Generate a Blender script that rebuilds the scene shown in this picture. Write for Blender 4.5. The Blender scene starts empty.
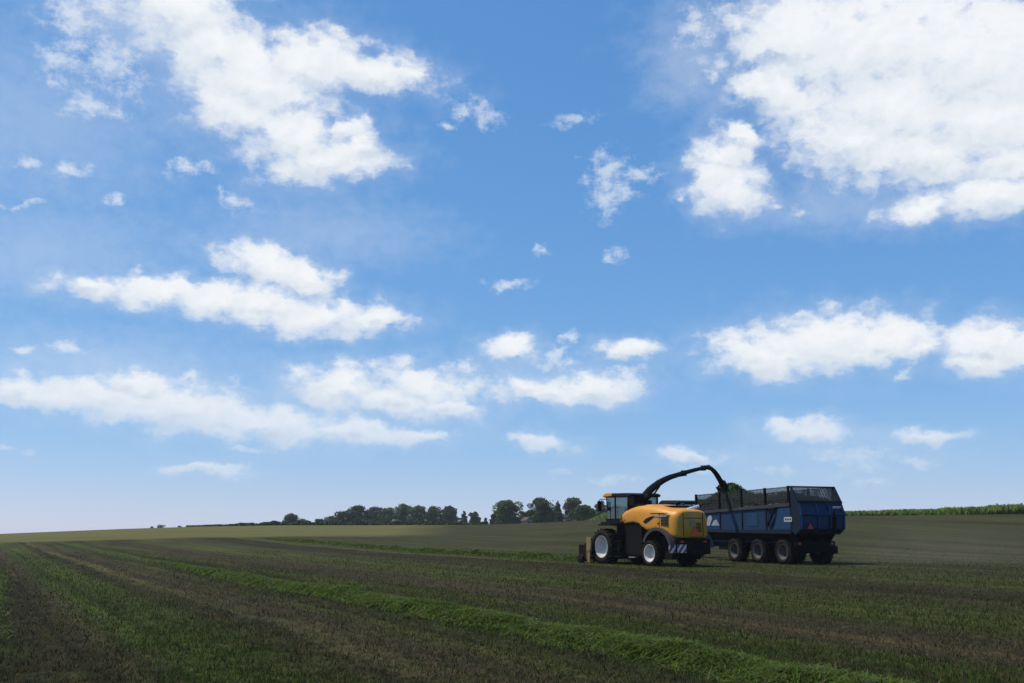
import bpy, bmesh, math, random
import numpy as np
from mathutils import Vector, Matrix

random.seed(7); rng = np.random.default_rng(11)
sc = bpy.context.scene
COL = sc.collection
R = math.radians

# ------------------------------------------------------------------ camera frame (35 mm lens, eye height)
F, CX, CY, EYE, HZ = 995.6, 512.0, 341.5, 1.85, 528.0
PITCH = math.atan((HZ - CY) / F)

def ray(px, py):
    x = (px - CX) / F; u = -(py - CY) / F
    c, s = math.cos(PITCH), math.sin(PITCH)
    return np.array([x, c - u * s, s + u * c])

# ------------------------------------------------------------------ terrain
_AZ = [-180, -40, -26.8, -21, -17.4, -13, -6.4, -1.8, 1.6, 5.1, 8.4, 18.8, 27.2, 40, 180]
_DP = [6, 6, 5, 0.8, -1.2, -2.5, -2.7, -3, -5, -8, -10, -11, -12, -13, -13]      # pixels below the eye line
_RD = [240, 240, 240, 240, 240, 240, 235, 215, 185, 155, 135, 130, 130, 130, 130]

def terrain(x, y):
    x = np.asarray(x, float); y = np.asarray(y, float)
    r = np.hypot(x, y); az = np.degrees(np.arctan2(x, y))
    e = -np.interp(az, _AZ, _DP) / F
    RR = np.interp(az, _AZ, _RD)
    zr = EYE + RR * e
    t = np.clip((r - 68) / (RR - 68), 0, 1); t = t * t * (3 - 2 * t)
    z = zr * t
    beyond = EYE + r * e - 0.006 * (r - RR)
    z = np.where(r > RR, beyond, z)
    roll = 0.035 * np.sin(x * .31 + 1.3) * np.sin(y * .27) + 0.03 * np.sin(x * .11 - y * .17)
    return z + roll * np.clip(1 - r / 120, 0, 1)

def tz(x, y): return float(terrain(x, y))

def on_ground(px, py):
    d = ray(px, py); o = np.array([0, 0, EYE]); t = 8.0
    while t < 1500:
        p = o + d * t
        if p[2] < tz(p[0], p[1]): break
        t *= 1.004
    return o + d * t

def at_dist(px, dist):
    d = ray(px, HZ); k = dist / math.hypot(d[0], d[1])
    return d[0] * k, d[1] * k

# ------------------------------------------------------------------ materials
def new_mat(name):
    m = bpy.data.materials.new(name); m.use_nodes = True
    return m, m.node_tree, m.node_tree.nodes['Principled BSDF']

def N(nt, t, **kw):
    n = nt.nodes.new(t)
    for k, v in kw.items(): setattr(n, k, v)
    return n

def noise_ramp(nt, scale, stops, detail=6, rough=.6, coord='Object', stretch=None):
    tc = N(nt, 'ShaderNodeTexCoord'); src = tc.outputs[coord]
    if stretch:
        mp = N(nt, 'ShaderNodeMapping'); mp.inputs['Scale'].default_value = stretch
        nt.links.new(src, mp.inputs[0]); src = mp.outputs[0]
    no = N(nt, 'ShaderNodeTexNoise'); no.inputs['Scale'].default_value = scale
    no.inputs['Detail'].default_value = detail; no.inputs['Roughness'].default_value = rough
    nt.links.new(src, no.inputs['Vector'])
    cr = N(nt, 'ShaderNodeValToRGB'); el = cr.color_ramp.elements
    while len(el) < len(stops): el.new(.5)
    for e, (p, c) in zip(el, stops): e.position = p; e.color = (*c, 1)
    nt.links.new(no.outputs['Fac'], cr.inputs[0])
    return cr.outputs[0], no.outputs['Fac']

def paint(name, col, rough=.4, metal=0, dirt=.35, dirt_col=(.09, .075, .05), scale=2.2, spec=.5):
    m, nt, b = new_mat(name)
    mix = [c * (1 - dirt) + d * dirt for c, d in zip(col, dirt_col)]
    c, fac = noise_ramp(nt, scale, [(.38, col), (.72, mix)])
    nt.links.new(c, b.inputs['Base Color'])
    b.inputs['Metallic'].default_value = metal
    b.inputs['Specular IOR Level'].default_value = spec
    mr = N(nt, 'ShaderNodeMapRange'); mr.inputs['To Min'].default_value = rough; mr.inputs['To Max'].default_value = min(1, rough + .3)
    nt.links.new(fac, mr.inputs['Value']); nt.links.new(mr.outputs[0], b.inputs['Roughness'])
    return m

def veg(name, c1, c2, scale=3., rough=.75, trans=.25):
    m, nt, b = new_mat(name)
    c, _ = noise_ramp(nt, scale, [(.35, c1), (.65, c2)], detail=3)
    nt.links.new(c, b.inputs['Base Color']); b.inputs['Roughness'].default_value = rough
    b.inputs['Specular IOR Level'].default_value = .06
    tr = N(nt, 'ShaderNodeBsdfTranslucent'); nt.links.new(c, tr.inputs['Color'])
    mx = N(nt, 'ShaderNodeMixShader'); mx.inputs[0].default_value = trans
    nt.links.new(b.outputs[0], mx.inputs[1]); nt.links.new(tr.outputs[0], mx.inputs[2])
    nt.links.new(mx.outputs[0], nt.nodes['Material Output'].inputs[0])
    return m

M = {}
M['yellow'] = paint('yellow_paint', (.60, .255, .014), .33, dirt=.28)
M['black'] = paint('black_steel', (.0045, .0042, .004), .6, dirt=.2, dirt_col=(.016, .013, .009), spec=.12)
M['plastic'] = paint('black_plastic', (.007, .007, .007), .5, dirt=.15, dirt_col=(.018, .015, .012), spec=.2)
M['grey_plastic'] = paint('grey_fender', (.03, .03, .034), .55, dirt=.3, dirt_col=(.06, .05, .04))
M['rubber'] = paint('tyre_rubber', (.009, .009, .009), .85, dirt=.7, dirt_col=(.03, .024, .016), spec=.15)
M['white_rim'] = paint('white_rim', (.57, .56, .54), .45, dirt=.4, dirt_col=(.3, .27, .22))
M['grey_rim'] = paint('grey_rim', (.085, .085, .085), .45, dirt=.5, dirt_col=(.07, .06, .045))
M['blue'] = paint('blue_paint', (.003, .026, .076), .5, dirt=.25, spec=.3, dirt_col=(.014, .020, .028), scale=1.4)
M['blue_light'] = paint('blue_rib_paint', (.005, .040, .105), .5, dirt=.3, spec=.3, dirt_col=(.016, .026, .036), scale=2)
M['dark_blue'] = paint('dark_blue_paint', (.003, .010, .026), .55, dirt=.4, spec=.25, dirt_col=(.011, .012, .014))
M['mesh'] = paint('dusty_grey_steel', (.018, .021, .026), .65, dirt=.6, dirt_col=(.042, .041, .040), scale=1.1)
def mesh_mat():
    m = paint('dusty_wire_mesh', (.017, .021, .027), .65, dirt=.6, dirt_col=(.040, .040, .042), scale=1.1)
    nt = m.node_tree; b = nt.nodes['Principled BSDF']
    tc = N(nt, 'ShaderNodeTexCoord'); sp = N(nt, 'ShaderNodeSeparateXYZ'); nt.links.new(tc.outputs['Object'], sp.inputs[0])
    def band(out):
        a = N(nt, 'ShaderNodeMath', operation='MULTIPLY'); a.inputs[1].default_value = 22.; nt.links.new(out, a.inputs[0])
        f = N(nt, 'ShaderNodeMath', operation='FRACT'); nt.links.new(a.outputs[0], f.inputs[0])
        g = N(nt, 'ShaderNodeMath', operation='GREATER_THAN'); g.inputs[1].default_value = .42; nt.links.new(f.outputs[0], g.inputs[0]); return g.outputs[0]
    ad = N(nt, 'ShaderNodeMath', operation='ADD'); nt.links.new(sp.outputs['X'], ad.inputs[0]); nt.links.new(sp.outputs['Y'], ad.inputs[1])
    h = N(nt, 'ShaderNodeMath', operation='MULTIPLY'); nt.links.new(band(ad.outputs[0]), h.inputs[0]); nt.links.new(band(sp.outputs['Z']), h.inputs[1])
    inv = N(nt, 'ShaderNodeMath', operation='SUBTRACT'); inv.inputs[0].default_value = 1; nt.links.new(h.outputs[0], inv.inputs[1])
    nt.links.new(inv.outputs[0], b.inputs['Alpha']); return m
M['wire'] = mesh_mat()
M['chrome'] = paint('exhaust_steel', (.75, .75, .75), .25, metal=.6, dirt=.1)
M['white'] = paint('white_paint', (.7, .7, .7), .4, dirt=.2)
M['red'] = paint('red_paint', (.42, .02, .02), .4, dirt=.2)
M['orange'] = paint('orange_reflector', (.75, .09, .012), .4, dirt=.1)
M['pink_red'] = paint('red_reflector', (.48, .03, .04), .35, dirt=.1)
M['cream'] = paint('cream_yellow_paint', (.20, .135, .045), .45, dirt=.45, dirt_col=(.2, .15, .08), scale=4)
M['rust'] = paint('dark_red_paint', (.085, .022, .014), .55, dirt=.5, dirt_col=(.05, .04, .028))
M['plate'] = paint('number_plate_white', (.45, .47, .46), .4, dirt=.3)
M['grey_mark'] = paint('silver_decal', (.22, .22, .23), .35, dirt=.2)
M['logo'] = paint('pale_decal', (.30, .33, .37), .45, dirt=.5, dirt_col=(.06, .08, .11), scale=3)
M['seat'] = paint('seat_fabric', (.03, .03, .035), .8)
M['bark'] = paint('bark', (.09, .075, .06), .9, spec=.1)
M['brick'] = paint('barn_wall', (.34, .31, .27), .8, spec=.1)
M['shed_white'] = paint('white_render', (.6, .6, .58), .8, spec=.1)
M['tile'] = paint('roof_tile', (.10, .075, .06), .8, spec=.1)

def glass_mat():
    m, nt, b = new_mat('tinted_glass')
    tr = N(nt, 'ShaderNodeBsdfTransparent'); tr.inputs[0].default_value = (.55, .63, .64, 1)
    gl = N(nt, 'ShaderNodeBsdfGlossy'); gl.inputs['Roughness'].default_value = .03; gl.inputs[0].default_value = (.8, .9, .9, 1)
    lw = N(nt, 'ShaderNodeLayerWeight'); lw.inputs[0].default_value = .35; fr = N(nt, 'ShaderNodeMath', operation='MULTIPLY'); fr.inputs[1].default_value = .35; nt.links.new(lw.outputs['Facing'], fr.inputs[0])
    mx = N(nt, 'ShaderNodeMixShader')
    nt.links.new(fr.outputs[0], mx.inputs[0]); nt.links.new(tr.outputs[0], mx.inputs[1]); nt.links.new(gl.outputs[0], mx.inputs[2])
    nt.links.new(mx.outputs[0], nt.nodes['Material Output'].inputs[0])
    return m
M['glass'] = glass_mat()

def stripes_mat():
    m, nt, b = new_mat('red_white_warning_stripes')
    tc = N(nt, 'ShaderNodeTexCoord'); sp = N(nt, 'ShaderNodeSeparateXYZ'); nt.links.new(tc.outputs['Object'], sp.inputs[0])
    a = N(nt, 'ShaderNodeMath', operation='ADD'); nt.links.new(sp.outputs['Y'], a.inputs[0])
    k = N(nt, 'ShaderNodeMath', operation='MULTIPLY'); k.inputs[1].default_value = .75; nt.links.new(sp.outputs['Z'], k.inputs[0])
    nt.links.new(k.outputs[0], a.inputs[1])
    d = N(nt, 'ShaderNodeMath', operation='MULTIPLY'); d.inputs[1].default_value = 3.6; nt.links.new(a.outputs[0], d.inputs[0])
    f = N(nt, 'ShaderNodeMath', operation='FRACT'); nt.links.new(d.outputs[0], f.inputs[0])
    g = N(nt, 'ShaderNodeMath', operation='GREATER_THAN'); g.inputs[1].default_value = .5; nt.links.new(f.outputs[0], g.inputs[0])
    mx = N(nt, 'ShaderNodeMix', data_type='RGBA'); mx.inputs[6].default_value = (.20, .018, .03, 1); mx.inputs[7].default_value = (.62, .55, .57, 1)
    nt.links.new(g.outputs[0], mx.inputs[0]); nt.links.new(mx.outputs[2], b.inputs['Base Color']); b.inputs['Roughness'].default_value = .4
    return m
M['stripes'] = stripes_mat()

# ------------------------------------------------------------------ mesh builder
class MB:
    def __init__(s): s.v = []; s.f = []
    def add(s, vs, fs):
        o = len(s.v); s.v += [tuple(map(float, p)) for p in vs]; s.f += [tuple(i + o for i in f) for f in fs]; return s
    def box(s, c, d, rot=None):
        h = [x / 2 for x in d]
        vs = [Vector((sx * h[0], sy * h[1], sz * h[2])) for sx in (-1, 1) for sy in (-1, 1) for sz in (-1, 1)]
        if rot is not None: vs = [rot @ p for p in vs]
        c = Vector(c)
        return s.add([p + c for p in vs], [(0, 1, 3, 2), (4, 6, 7, 5), (0, 4, 5, 1), (2, 3, 7, 6), (0, 2, 6, 4), (1, 5, 7, 3)])
    def span(s, x0, x1, y0, y1, z0, z1): return s.box(((x0 + x1) / 2, (y0 + y1) / 2, (z0 + z1) / 2), (abs(x1 - x0), abs(y1 - y0), abs(z1 - z0)))
    def prism(s, pts, axis, a, b):
        """polygon pts in the two other axes (order x,y,z without axis), extruded from a to b"""
        def P(p, k):
            q = list(p); q.insert(axis, k); return q
        n = len(pts); vs = [P(p, a) for p in pts] + [P(p, b) for p in pts]
        fs = [tuple(range(n))[::-1], tuple(range(n, 2 * n))] + [(i, (i + 1) % n, n + (i + 1) % n, n + i) for i in range(n)]
        return s.add(vs, fs)
    def tube(s, path, radii, n=10, sq=False, cap=True):
        path = [Vector(p) for p in path]
        if not hasattr(radii, '__len__'): radii = [radii] * len(path)
        vs = []; fs = []
        for i, p in enumerate(path):
            t = (path[min(i + 1, len(path) - 1)] - path[max(i - 1, 0)]).normalized()
            up = Vector((0, 0, 1)) if abs(t.z) < .9 else Vector((1, 0, 0))
            a = t.cross(up).normalized(); b = a.cross(t).normalized()
            r = radii[i]
            ra, rb = (r if hasattr(r, '__len__') else (r, r))
            for k in range(n):
                th = 2 * math.pi * (k + .5) / n
                ca, sa = math.cos(th), math.sin(th)
                if sq: m_ = max(abs(ca), abs(sa)); ca /= m_; sa /= m_
                vs.append(p + a * ca * ra + b * sa * rb)
        for i in range(len(path) - 1):
            for k in range(n): fs.append((i * n + k, i * n + (k + 1) % n, (i + 1) * n + (k + 1) % n, (i + 1) * n + k))
        if cap: fs += [tuple(range(n))[::-1], tuple(range((len(path) - 1) * n, len(path) * n))]
        return s.add(vs, fs)
    def lathe(s, prof, n=40, c=(0, 0, 0)):
        """profile of (radius, y) turned about the local y axis"""
        vs = []; fs = []; m = len(prof)
        for k in range(n):
            th = 2 * math.pi * k / n
            for r, y in prof: vs.append((c[0] + r * math.cos(th), c[1] + y, c[2] + r * math.sin(th)))
        for k in range(n):
            k2 = (k + 1) % n
            for i in range(m - 1): fs.append((k * m + i, k * m + i + 1, k2 * m + i + 1, k2 * m + i))
        return s.add(vs, fs)
    def build(s, name, mat, parent=None, loc=(0, 0, 0), rotz=0, bevel=0, angle=35):
        me = bpy.data.meshes.new(name); me.from_pydata(s.v, [], s.f)
        bm = bmesh.new(); bm.from_mesh(me); bmesh.ops.recalc_face_normals(bm, faces=bm.faces); bm.to_mesh(me); bm.free()
        me.materials.append(M[mat] if isinstance(mat, str) else mat)
        me.polygons.foreach_set('use_smooth', [True] * len(me.polygons))
        me.set_sharp_from_angle(angle=R(angle))
        o = bpy.data.objects.new(name, me); COL.objects.link(o)
        if parent: o.parent = parent
        o.location = loc; o.rotation_euler = (0, 0, rotz)
        if bevel:
            b = o.modifiers.new('bevel', 'BEVEL'); b.width = bevel; b.segments = 2; b.limit_method = 'ANGLE'; b.angle_limit = R(40)
        return o

def tag(o, label=None, cat=None, group=None, kind=None):
    if label: o['label'] = label
    if cat: o['category'] = cat
    if group: o['group'] = group
    if kind: o['kind'] = kind
    return o

def thing(name, label, cat, loc=(0, 0, 0), rotz=0, group=None):
    o = bpy.data.objects.new(name, None); COL.objects.link(o)
    o.location = loc; o.rotation_euler = (0, 0, rotz); o.empty_display_size = .3
    return tag(o, label, cat, group)

def numpy_mesh(name, verts, faces, mats, midx=None, parent=None):
    """faces: (n,k) int array"""
    me = bpy.data.meshes.new(name); n, k = faces.shape
    me.vertices.add(len(verts)); me.vertices.foreach_set('co', np.ascontiguousarray(verts, np.float32).ravel())
    me.loops.add(n * k); me.loops.foreach_set('vertex_index', np.ascontiguousarray(faces, np.int32).ravel())
    me.polygons.add(n); me.polygons.foreach_set('loop_start', np.arange(0, n * k, k, dtype=np.int32))
    for m in mats: me.materials.append(m)
    if midx is not None: me.polygons.foreach_set('material_index', np.ascontiguousarray(midx, np.int32))
    me.update(calc_edges=True); me.validate()
    o = bpy.data.objects.new(name, me); COL.objects.link(o)
    if parent: o.parent = parent
    return o

# ------------------------------------------------------------------ ground
# rows run towards (-sin 28, cos 28); S is the distance across them
SC, SS = math.cos(R(28)), math.sin(R(28))
def row_s(x, y): return x * SC + y * SS
def row_xy(s, t): return s * SC - t * SS, s * SS + t * SC

O = (.039, .044, .014); G = (.037, .053, .013); D = (.023, .021, .010); B = (.037, .031, .018); STR = (.066, .062, .028); L = (.050, .056, .018); LG = (.055, .072, .022)
ROWS = [(-12, G), (-3.5, O), (-1.4, O), (-.6, G), (.1, G), (.35, D), (1.5, D), (1.9, B), (2.6, G), (4.2, O), (4.6, D), (5.0, D), (5.25, STR), (5.9, B),
        (6.6, B), (7.4, O), (8.0, D), (8.6, G), (9.6, G), (10.2, D), (11.4, O), (12.3, O), (12.7, B), (15.4, B), (16.2, O), (17.5, L), (21, O), (23.2, B), (24.6, D), (27.6, D), (28.4, L), (30, O)]
S0, S1 = -12., 36.

def ground_mat():
    m, nt, b = new_mat('mown_field_ground')
    geo = N(nt, 'ShaderNodeNewGeometry'); sep = N(nt, 'ShaderNodeSeparateXYZ'); nt.links.new(geo.outputs['Position'], sep.inputs[0])
    X, Y = sep.outputs['X'], sep.outputs['Y']
    def mth(op, a, b_=None, c=None, clamp=False):
        n = N(nt, 'ShaderNodeMath', operation=op); n.use_clamp = clamp
        for i, v in enumerate((a, b_, c)):
            if v is None: continue
            if isinstance(v, (int, float)): n.inputs[i].default_value = v
            else: nt.links.new(v, n.inputs[i])
        return n.outputs[0]
    def noise(vec, scale, detail=5, rough=.6):
        n = N(nt, 'ShaderNodeTexNoise'); n.inputs['Scale'].default_value = scale; n.inputs['Detail'].default_value = detail; n.inputs['Roughness'].default_value = rough
        nt.links.new(vec, n.inputs['Vector']); return n.outputs['Fac']
    def ramp(fac, stops):
        cr = N(nt, 'ShaderNodeValToRGB'); el = cr.color_ramp.elements
        while len(el) < len(stops): el.new(.5)
        for e, (p, c) in zip(el, stops): e.position = p; e.color = (*c, 1)
        nt.links.new(fac, cr.inputs[0]); return cr.outputs[0]
    def mix(f, a, c, mode='MIX'):
        n = N(nt, 'ShaderNodeMix', data_type='RGBA', blend_type=mode)
        for i, v in ((0, f), (6, a), (7, c)):
            if isinstance(v, (int, float)): n.inputs[i].default_value = v
            elif isinstance(v, tuple): n.inputs[i].default_value = (*v, 1)
            else: nt.links.new(v, n.inputs[i])
        return n.outputs[2]
    P = geo.outputs['Position']
    s = mth('ADD', mth('MULTIPLY', X, SC), mth('MULTIPLY', Y, SS))
    t = mth('ADD', mth('MULTIPLY', X, -SS), mth('MULTIPLY', Y, SC))
    n1 = noise(P, .35, 3); n2 = noise(P, 1.8, 4)
    sd = mth('ADD', s, mth('ADD', mth('MULTIPLY', mth('SUBTRACT', n1, .5), 1.6), mth('MULTIPLY', mth('SUBTRACT', n2, .5), 1.3)))
    near = ramp(mth('DIVIDE', mth('SUBTRACT', sd, S0), S1 - S0, clamp=True), [((a - S0) / (S1 - S0), c) for a, c in ROWS])
    # beyond the counted rows: streaks stretched along the rows
    cv = N(nt, 'ShaderNodeCombineXYZ'); nt.links.new(mth('MULTIPLY', s, .32), cv.inputs[0]); nt.links.new(mth('MULTIPLY', t, .018), cv.inputs[1])
    n3 = noise(cv.outputs[0], 1, 4, .65)
    far = ramp(n3, [(.30, (.025, .022, .012)), (.43, (.032, .032, .014)), (.55, (.040, .041, .018)), (.66, (.037, .047, .015)), (.78, (.070, .067, .034))])
    mr = mth('MULTIPLY', mth('SUBTRACT', s, 31), 1 / 6., clamp=True)
    c = mix(mr, near, far)
    cv2 = N(nt, 'ShaderNodeCombineXYZ'); nt.links.new(mth('MULTIPLY', s, .9), cv2.inputs[0]); nt.links.new(mth('MULTIPLY', t, .05), cv2.inputs[1])
    n4 = noise(cv2.outputs[0], 1, 4, .6)
    c = mix(.7, c, ramp(n4, [(.3, (.5, .48, .45)), (.5, (1, 1, 1)), (.68, (1.55, 1.5, 1.25))]), 'MULTIPLY')
    cv3 = N(nt, 'ShaderNodeCombineXYZ'); nt.links.new(mth('MULTIPLY', s, 2.6), cv3.inputs[0]); nt.links.new(mth('MULTIPLY', t, .035), cv3.inputs[1])
    c = mix(.6, c, ramp(noise(cv3.outputs[0], 1, 3, .6), [(.34, (.5, .48, .45)), (.5, (1, 1, 1)), (.64, (1.5, 1.45, 1.2))]), 'MULTIPLY')
    # blotches of regrowth, straw litter and bare soil
    n5 = noise(P, .55, 5, .65)
    c = mix(mth('MULTIPLY', mth('SUBTRACT', n5, .52), 3.2, clamp=True), c, (.040, .056, .017))
    n6 = noise(P, 7, 6, .75)
    c = mix(1, c, ramp(n6, [(.32, (.62, .60, .56)), (.5, (1, 1, 1)), (.66, (1.45, 1.42, 1.3))]), 'MULTIPLY')
    n7 = noise(P, 38, 3, .7)
    c = mix(1, c, ramp(n7, [(.35, (.6, .58, .55)), (.5, (1, 1, 1)), (.66, (1.5, 1.45, 1.35))]), 'MULTIPLY')
    # ripe grain field on the far left: beyond 124 m and left of the line x = -0.27 y
    ns = noise(P, .02, 3)
    dist = mth('SQRT', mth('ADD', mth('MULTIPLY', X, X), mth('MULTIPLY', Y, Y)))
    g1 = mth('MULTIPLY', mth('SUBTRACT', mth('ADD', dist, mth('MULTIPLY', ns, 26)), GRAIN_R), .12, clamp=True)
    g2 = mth('MULTIPLY', mth('SUBTRACT', mth('MULTIPLY', Y, -.055), X), .1, clamp=True)
    gm = mth('MULTIPLY', g1, g2)
    cvg = N(nt, 'ShaderNodeCombineXYZ'); nt.links.new(mth('MULTIPLY', X, .03), cvg.inputs[0]); nt.links.new(mth('MULTIPLY', Y, .22), cvg.inputs[1])
    ng = noise(cvg.outputs[0], 1, 4)
    c = mix(gm, c, ramp(ng, [(.3, (.078, .084, .026)), (.5, (.102, .098, .034)), (.7, (.128, .108, .042))]))
    g3 = mth('MULTIPLY', mth('SUBTRACT', dist, 244), .3, clamp=True)
    c = mix(g3, c, (.030, .048, .018))
    nt.links.new(c, b.inputs['Base Color']); b.inputs['Roughness'].default_value = .95; b.inputs['Specular IOR Level'].default_value = .05
    bp = N(nt, 'ShaderNodeBump'); bp.inputs['Strength'].default_value = .7; bp.inputs['Distance'].default_value = .06
    nt.links.new(mth('ADD', n6, mth('MULTIPLY', n7, .5)), bp.inputs['Height']); nt.links.new(bp.outputs[0], b.inputs['Normal'])
    return m
GRAIN_R = 142.
M['ground'] = ground_mat()

def build_ground():
    azs = np.concatenate([np.linspace(-180, -42, 24, endpoint=False), np.linspace(-42, 42, 300), np.linspace(42, 180, 25)[1:-1]])
    rs = np.concatenate([[.3, 1, 2, 4, 6], np.geomspace(8, 300, 330), np.geomspace(310, 3200, 30)])
    A, RR = np.meshgrid(np.radians(azs), rs)
    x = RR * np.sin(A); y = RR * np.cos(A); z = terrain(x, y)
    # clods and tufts
    near = np.clip(1 - RR / 70, 0, 1)
    z = z + near * .022 * (np.sin(x * 7.3 + 2 * np.sin(y * 3.1)) * np.sin(y * 6.1 + 1.7 * np.sin(x * 4.3)) + .6 * rng.normal(size=x.shape))
    v = np.stack([x, y, z], -1).reshape(-1, 3); na = len(azs); nr = len(rs)
    i, j = np.meshgrid(np.arange(nr - 1), np.arange(na), indexing='ij'); j2 = (j + 1) % na
    f = np.stack([i * na + j, i * na + j2, (i + 1) * na + j2, (i + 1) * na + j], -1).reshape(-1, 4)
    v = np.vstack([v, [[0, 0, tz(0, 0)]]])
    o = numpy_mesh('field_ground', v, f[:, ::-1], [M['ground']])
    o.data.polygons.foreach_set('use_smooth', [True] * len(o.data.polygons))
    return tag(o, 'mown field of dark stubble rows reaching to the horizon', 'field', kind='structure')
build_ground()

# ------------------------------------------------------------------ grass
M['g_fresh'] = veg('fresh_grass', (.068, .122, .018), (.108, .165, .032), rough=.9, trans=.35)
M['g_olive'] = veg('olive_stubble', (.042, .050, .012), (.064, .072, .020), trans=.2)
M['g_green'] = veg('green_stubble', (.036, .055, .013), (.055, .082, .022), trans=.25)
M['g_straw'] = veg('pale_straw', (.09, .082, .04), (.13, .12, .065), trans=.1)
M['g_brown'] = veg('brown_stubble', (.036, .031, .015), (.054, .047, .026), trans=.1)
GRASS = [M['g_fresh'], M['g_olive'], M['g_green'], M['g_straw'], M['g_brown']]

def blades(x, y, z, h, w, lean, midx, name, label, cat):
    n = len(x); a = rng.uniform(0, 2 * math.pi, n); b = rng.uniform(0, 2 * math.pi, n)
    dx, dy = np.cos(a) * w / 2, np.sin(a) * w / 2
    lx, ly = np.cos(b) * lean * h, np.sin(b) * lean * h
    hz = h * np.sqrt(np.clip(1 - (lean * .8) ** 2, .05, 1))
    v = np.empty((n, 5, 3))
    v[:, 0] = np.stack([x - dx, y - dy, z - .01], -1); v[:, 1] = np.stack([x + dx, y + dy, z - .01], -1)
    mx, my, mz = x + lx * .4, y + ly * .4, z + hz * .6
    v[:, 2] = np.stack([mx + dx * .8, my + dy * .8, mz], -1); v[:, 3] = np.stack([mx - dx * .8, my - dy * .8, mz], -1)
    v[:, 4] = np.stack([x + lx, y + ly, z + hz], -1)
    base = np.arange(n)[:, None] * 5
    f = np.vstack([base + [0, 1, 2], base + [0, 2, 3], base + [3, 2, 4]])
    o = numpy_mesh(name, v.reshape(-1, 3), f, GRASS, np.tile(midx, 3))
    return tag(o, label, cat, kind='stuff')

def stubble(n):
    u = rng.uniform(0, 1, n); p = -.6     # pdf ~ r^(p-1)
    r = (u * (110 ** p - 10.5 ** p) + 10.5 ** p) ** (1 / p)
    az = np.radians(rng.uniform(-34, 34, n)); x, y = r * np.sin(az), r * np.cos(az)
    s = row_s(x, y) + rng.normal(0, .25, n)
    # share of green / straw / brown by the row the blade stands in
    gs = np.interp(s, [-3, -.5, .3, .6, 1.6, 2.6, 4.0, 4.7, 5.3, 6, 8, 8.3, 8.8, 9.6, 12.1, 12.7, 15.4, 16.2, 17.5, 22, 25, 27, 28.5, 32, 60],
                   [.5, .9, .6, .08, .1, .6, .6, .2, .1, .2, .3, .2, .9, .75, .65, .15, .15, .55, .6, .5, .12, .1, .45, .5, .4])
    ss = np.interp(s, [-3, .3, 1, 2.2, 4.6, 5.2, 5.8, 6.5, 8, 9, 12.5, 13.4, 14.5, 17, 24, 28, 60], [.06, .05, .05, .14, .1, .3, .25, .16, .12, .04, .06, .1, .1, .1, .06, .14, .1])
    clump = .5 + .5 * np.sin(x * 1.7 + 2.1 * np.sin(y * .9)) * np.sin(y * 1.3 + 1.8 * np.sin(x * .8))
    gs = gs * (.45 + .9 * clump)
    k = rng.uniform(0, 1, n)
    m = np.where(k < gs * .18, 0, np.where(k < gs * .62, 2, np.where(k < gs, 1, np.where(k < gs + ss, 3, 4))))
    keep = rng.uniform(0, 1, n) < np.clip(.35 + gs, 0, 1) * np.clip((92 - r) / 48, 0, 1)
    x, y, r, m = x[keep], y[keep], r[keep], m[keep]; n = len(x)
    h = rng.gamma(4, .0125, n) * (1 + r / 140); h = np.where(m == 3, h * .9, h)
    w = (.004 + .00034 * r) * rng.uniform(.6, 1.4, n)
    lean = np.where(m >= 3, rng.uniform(.5, 1.2, n), rng.uniform(.1, .9, n))
    blades(x, y, terrain(x, y), h, w, lean, m, 'stubble_grass', 'short mixed stubble of green blades and dry straw across the mown field', 'grass')
stubble(420000)

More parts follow.
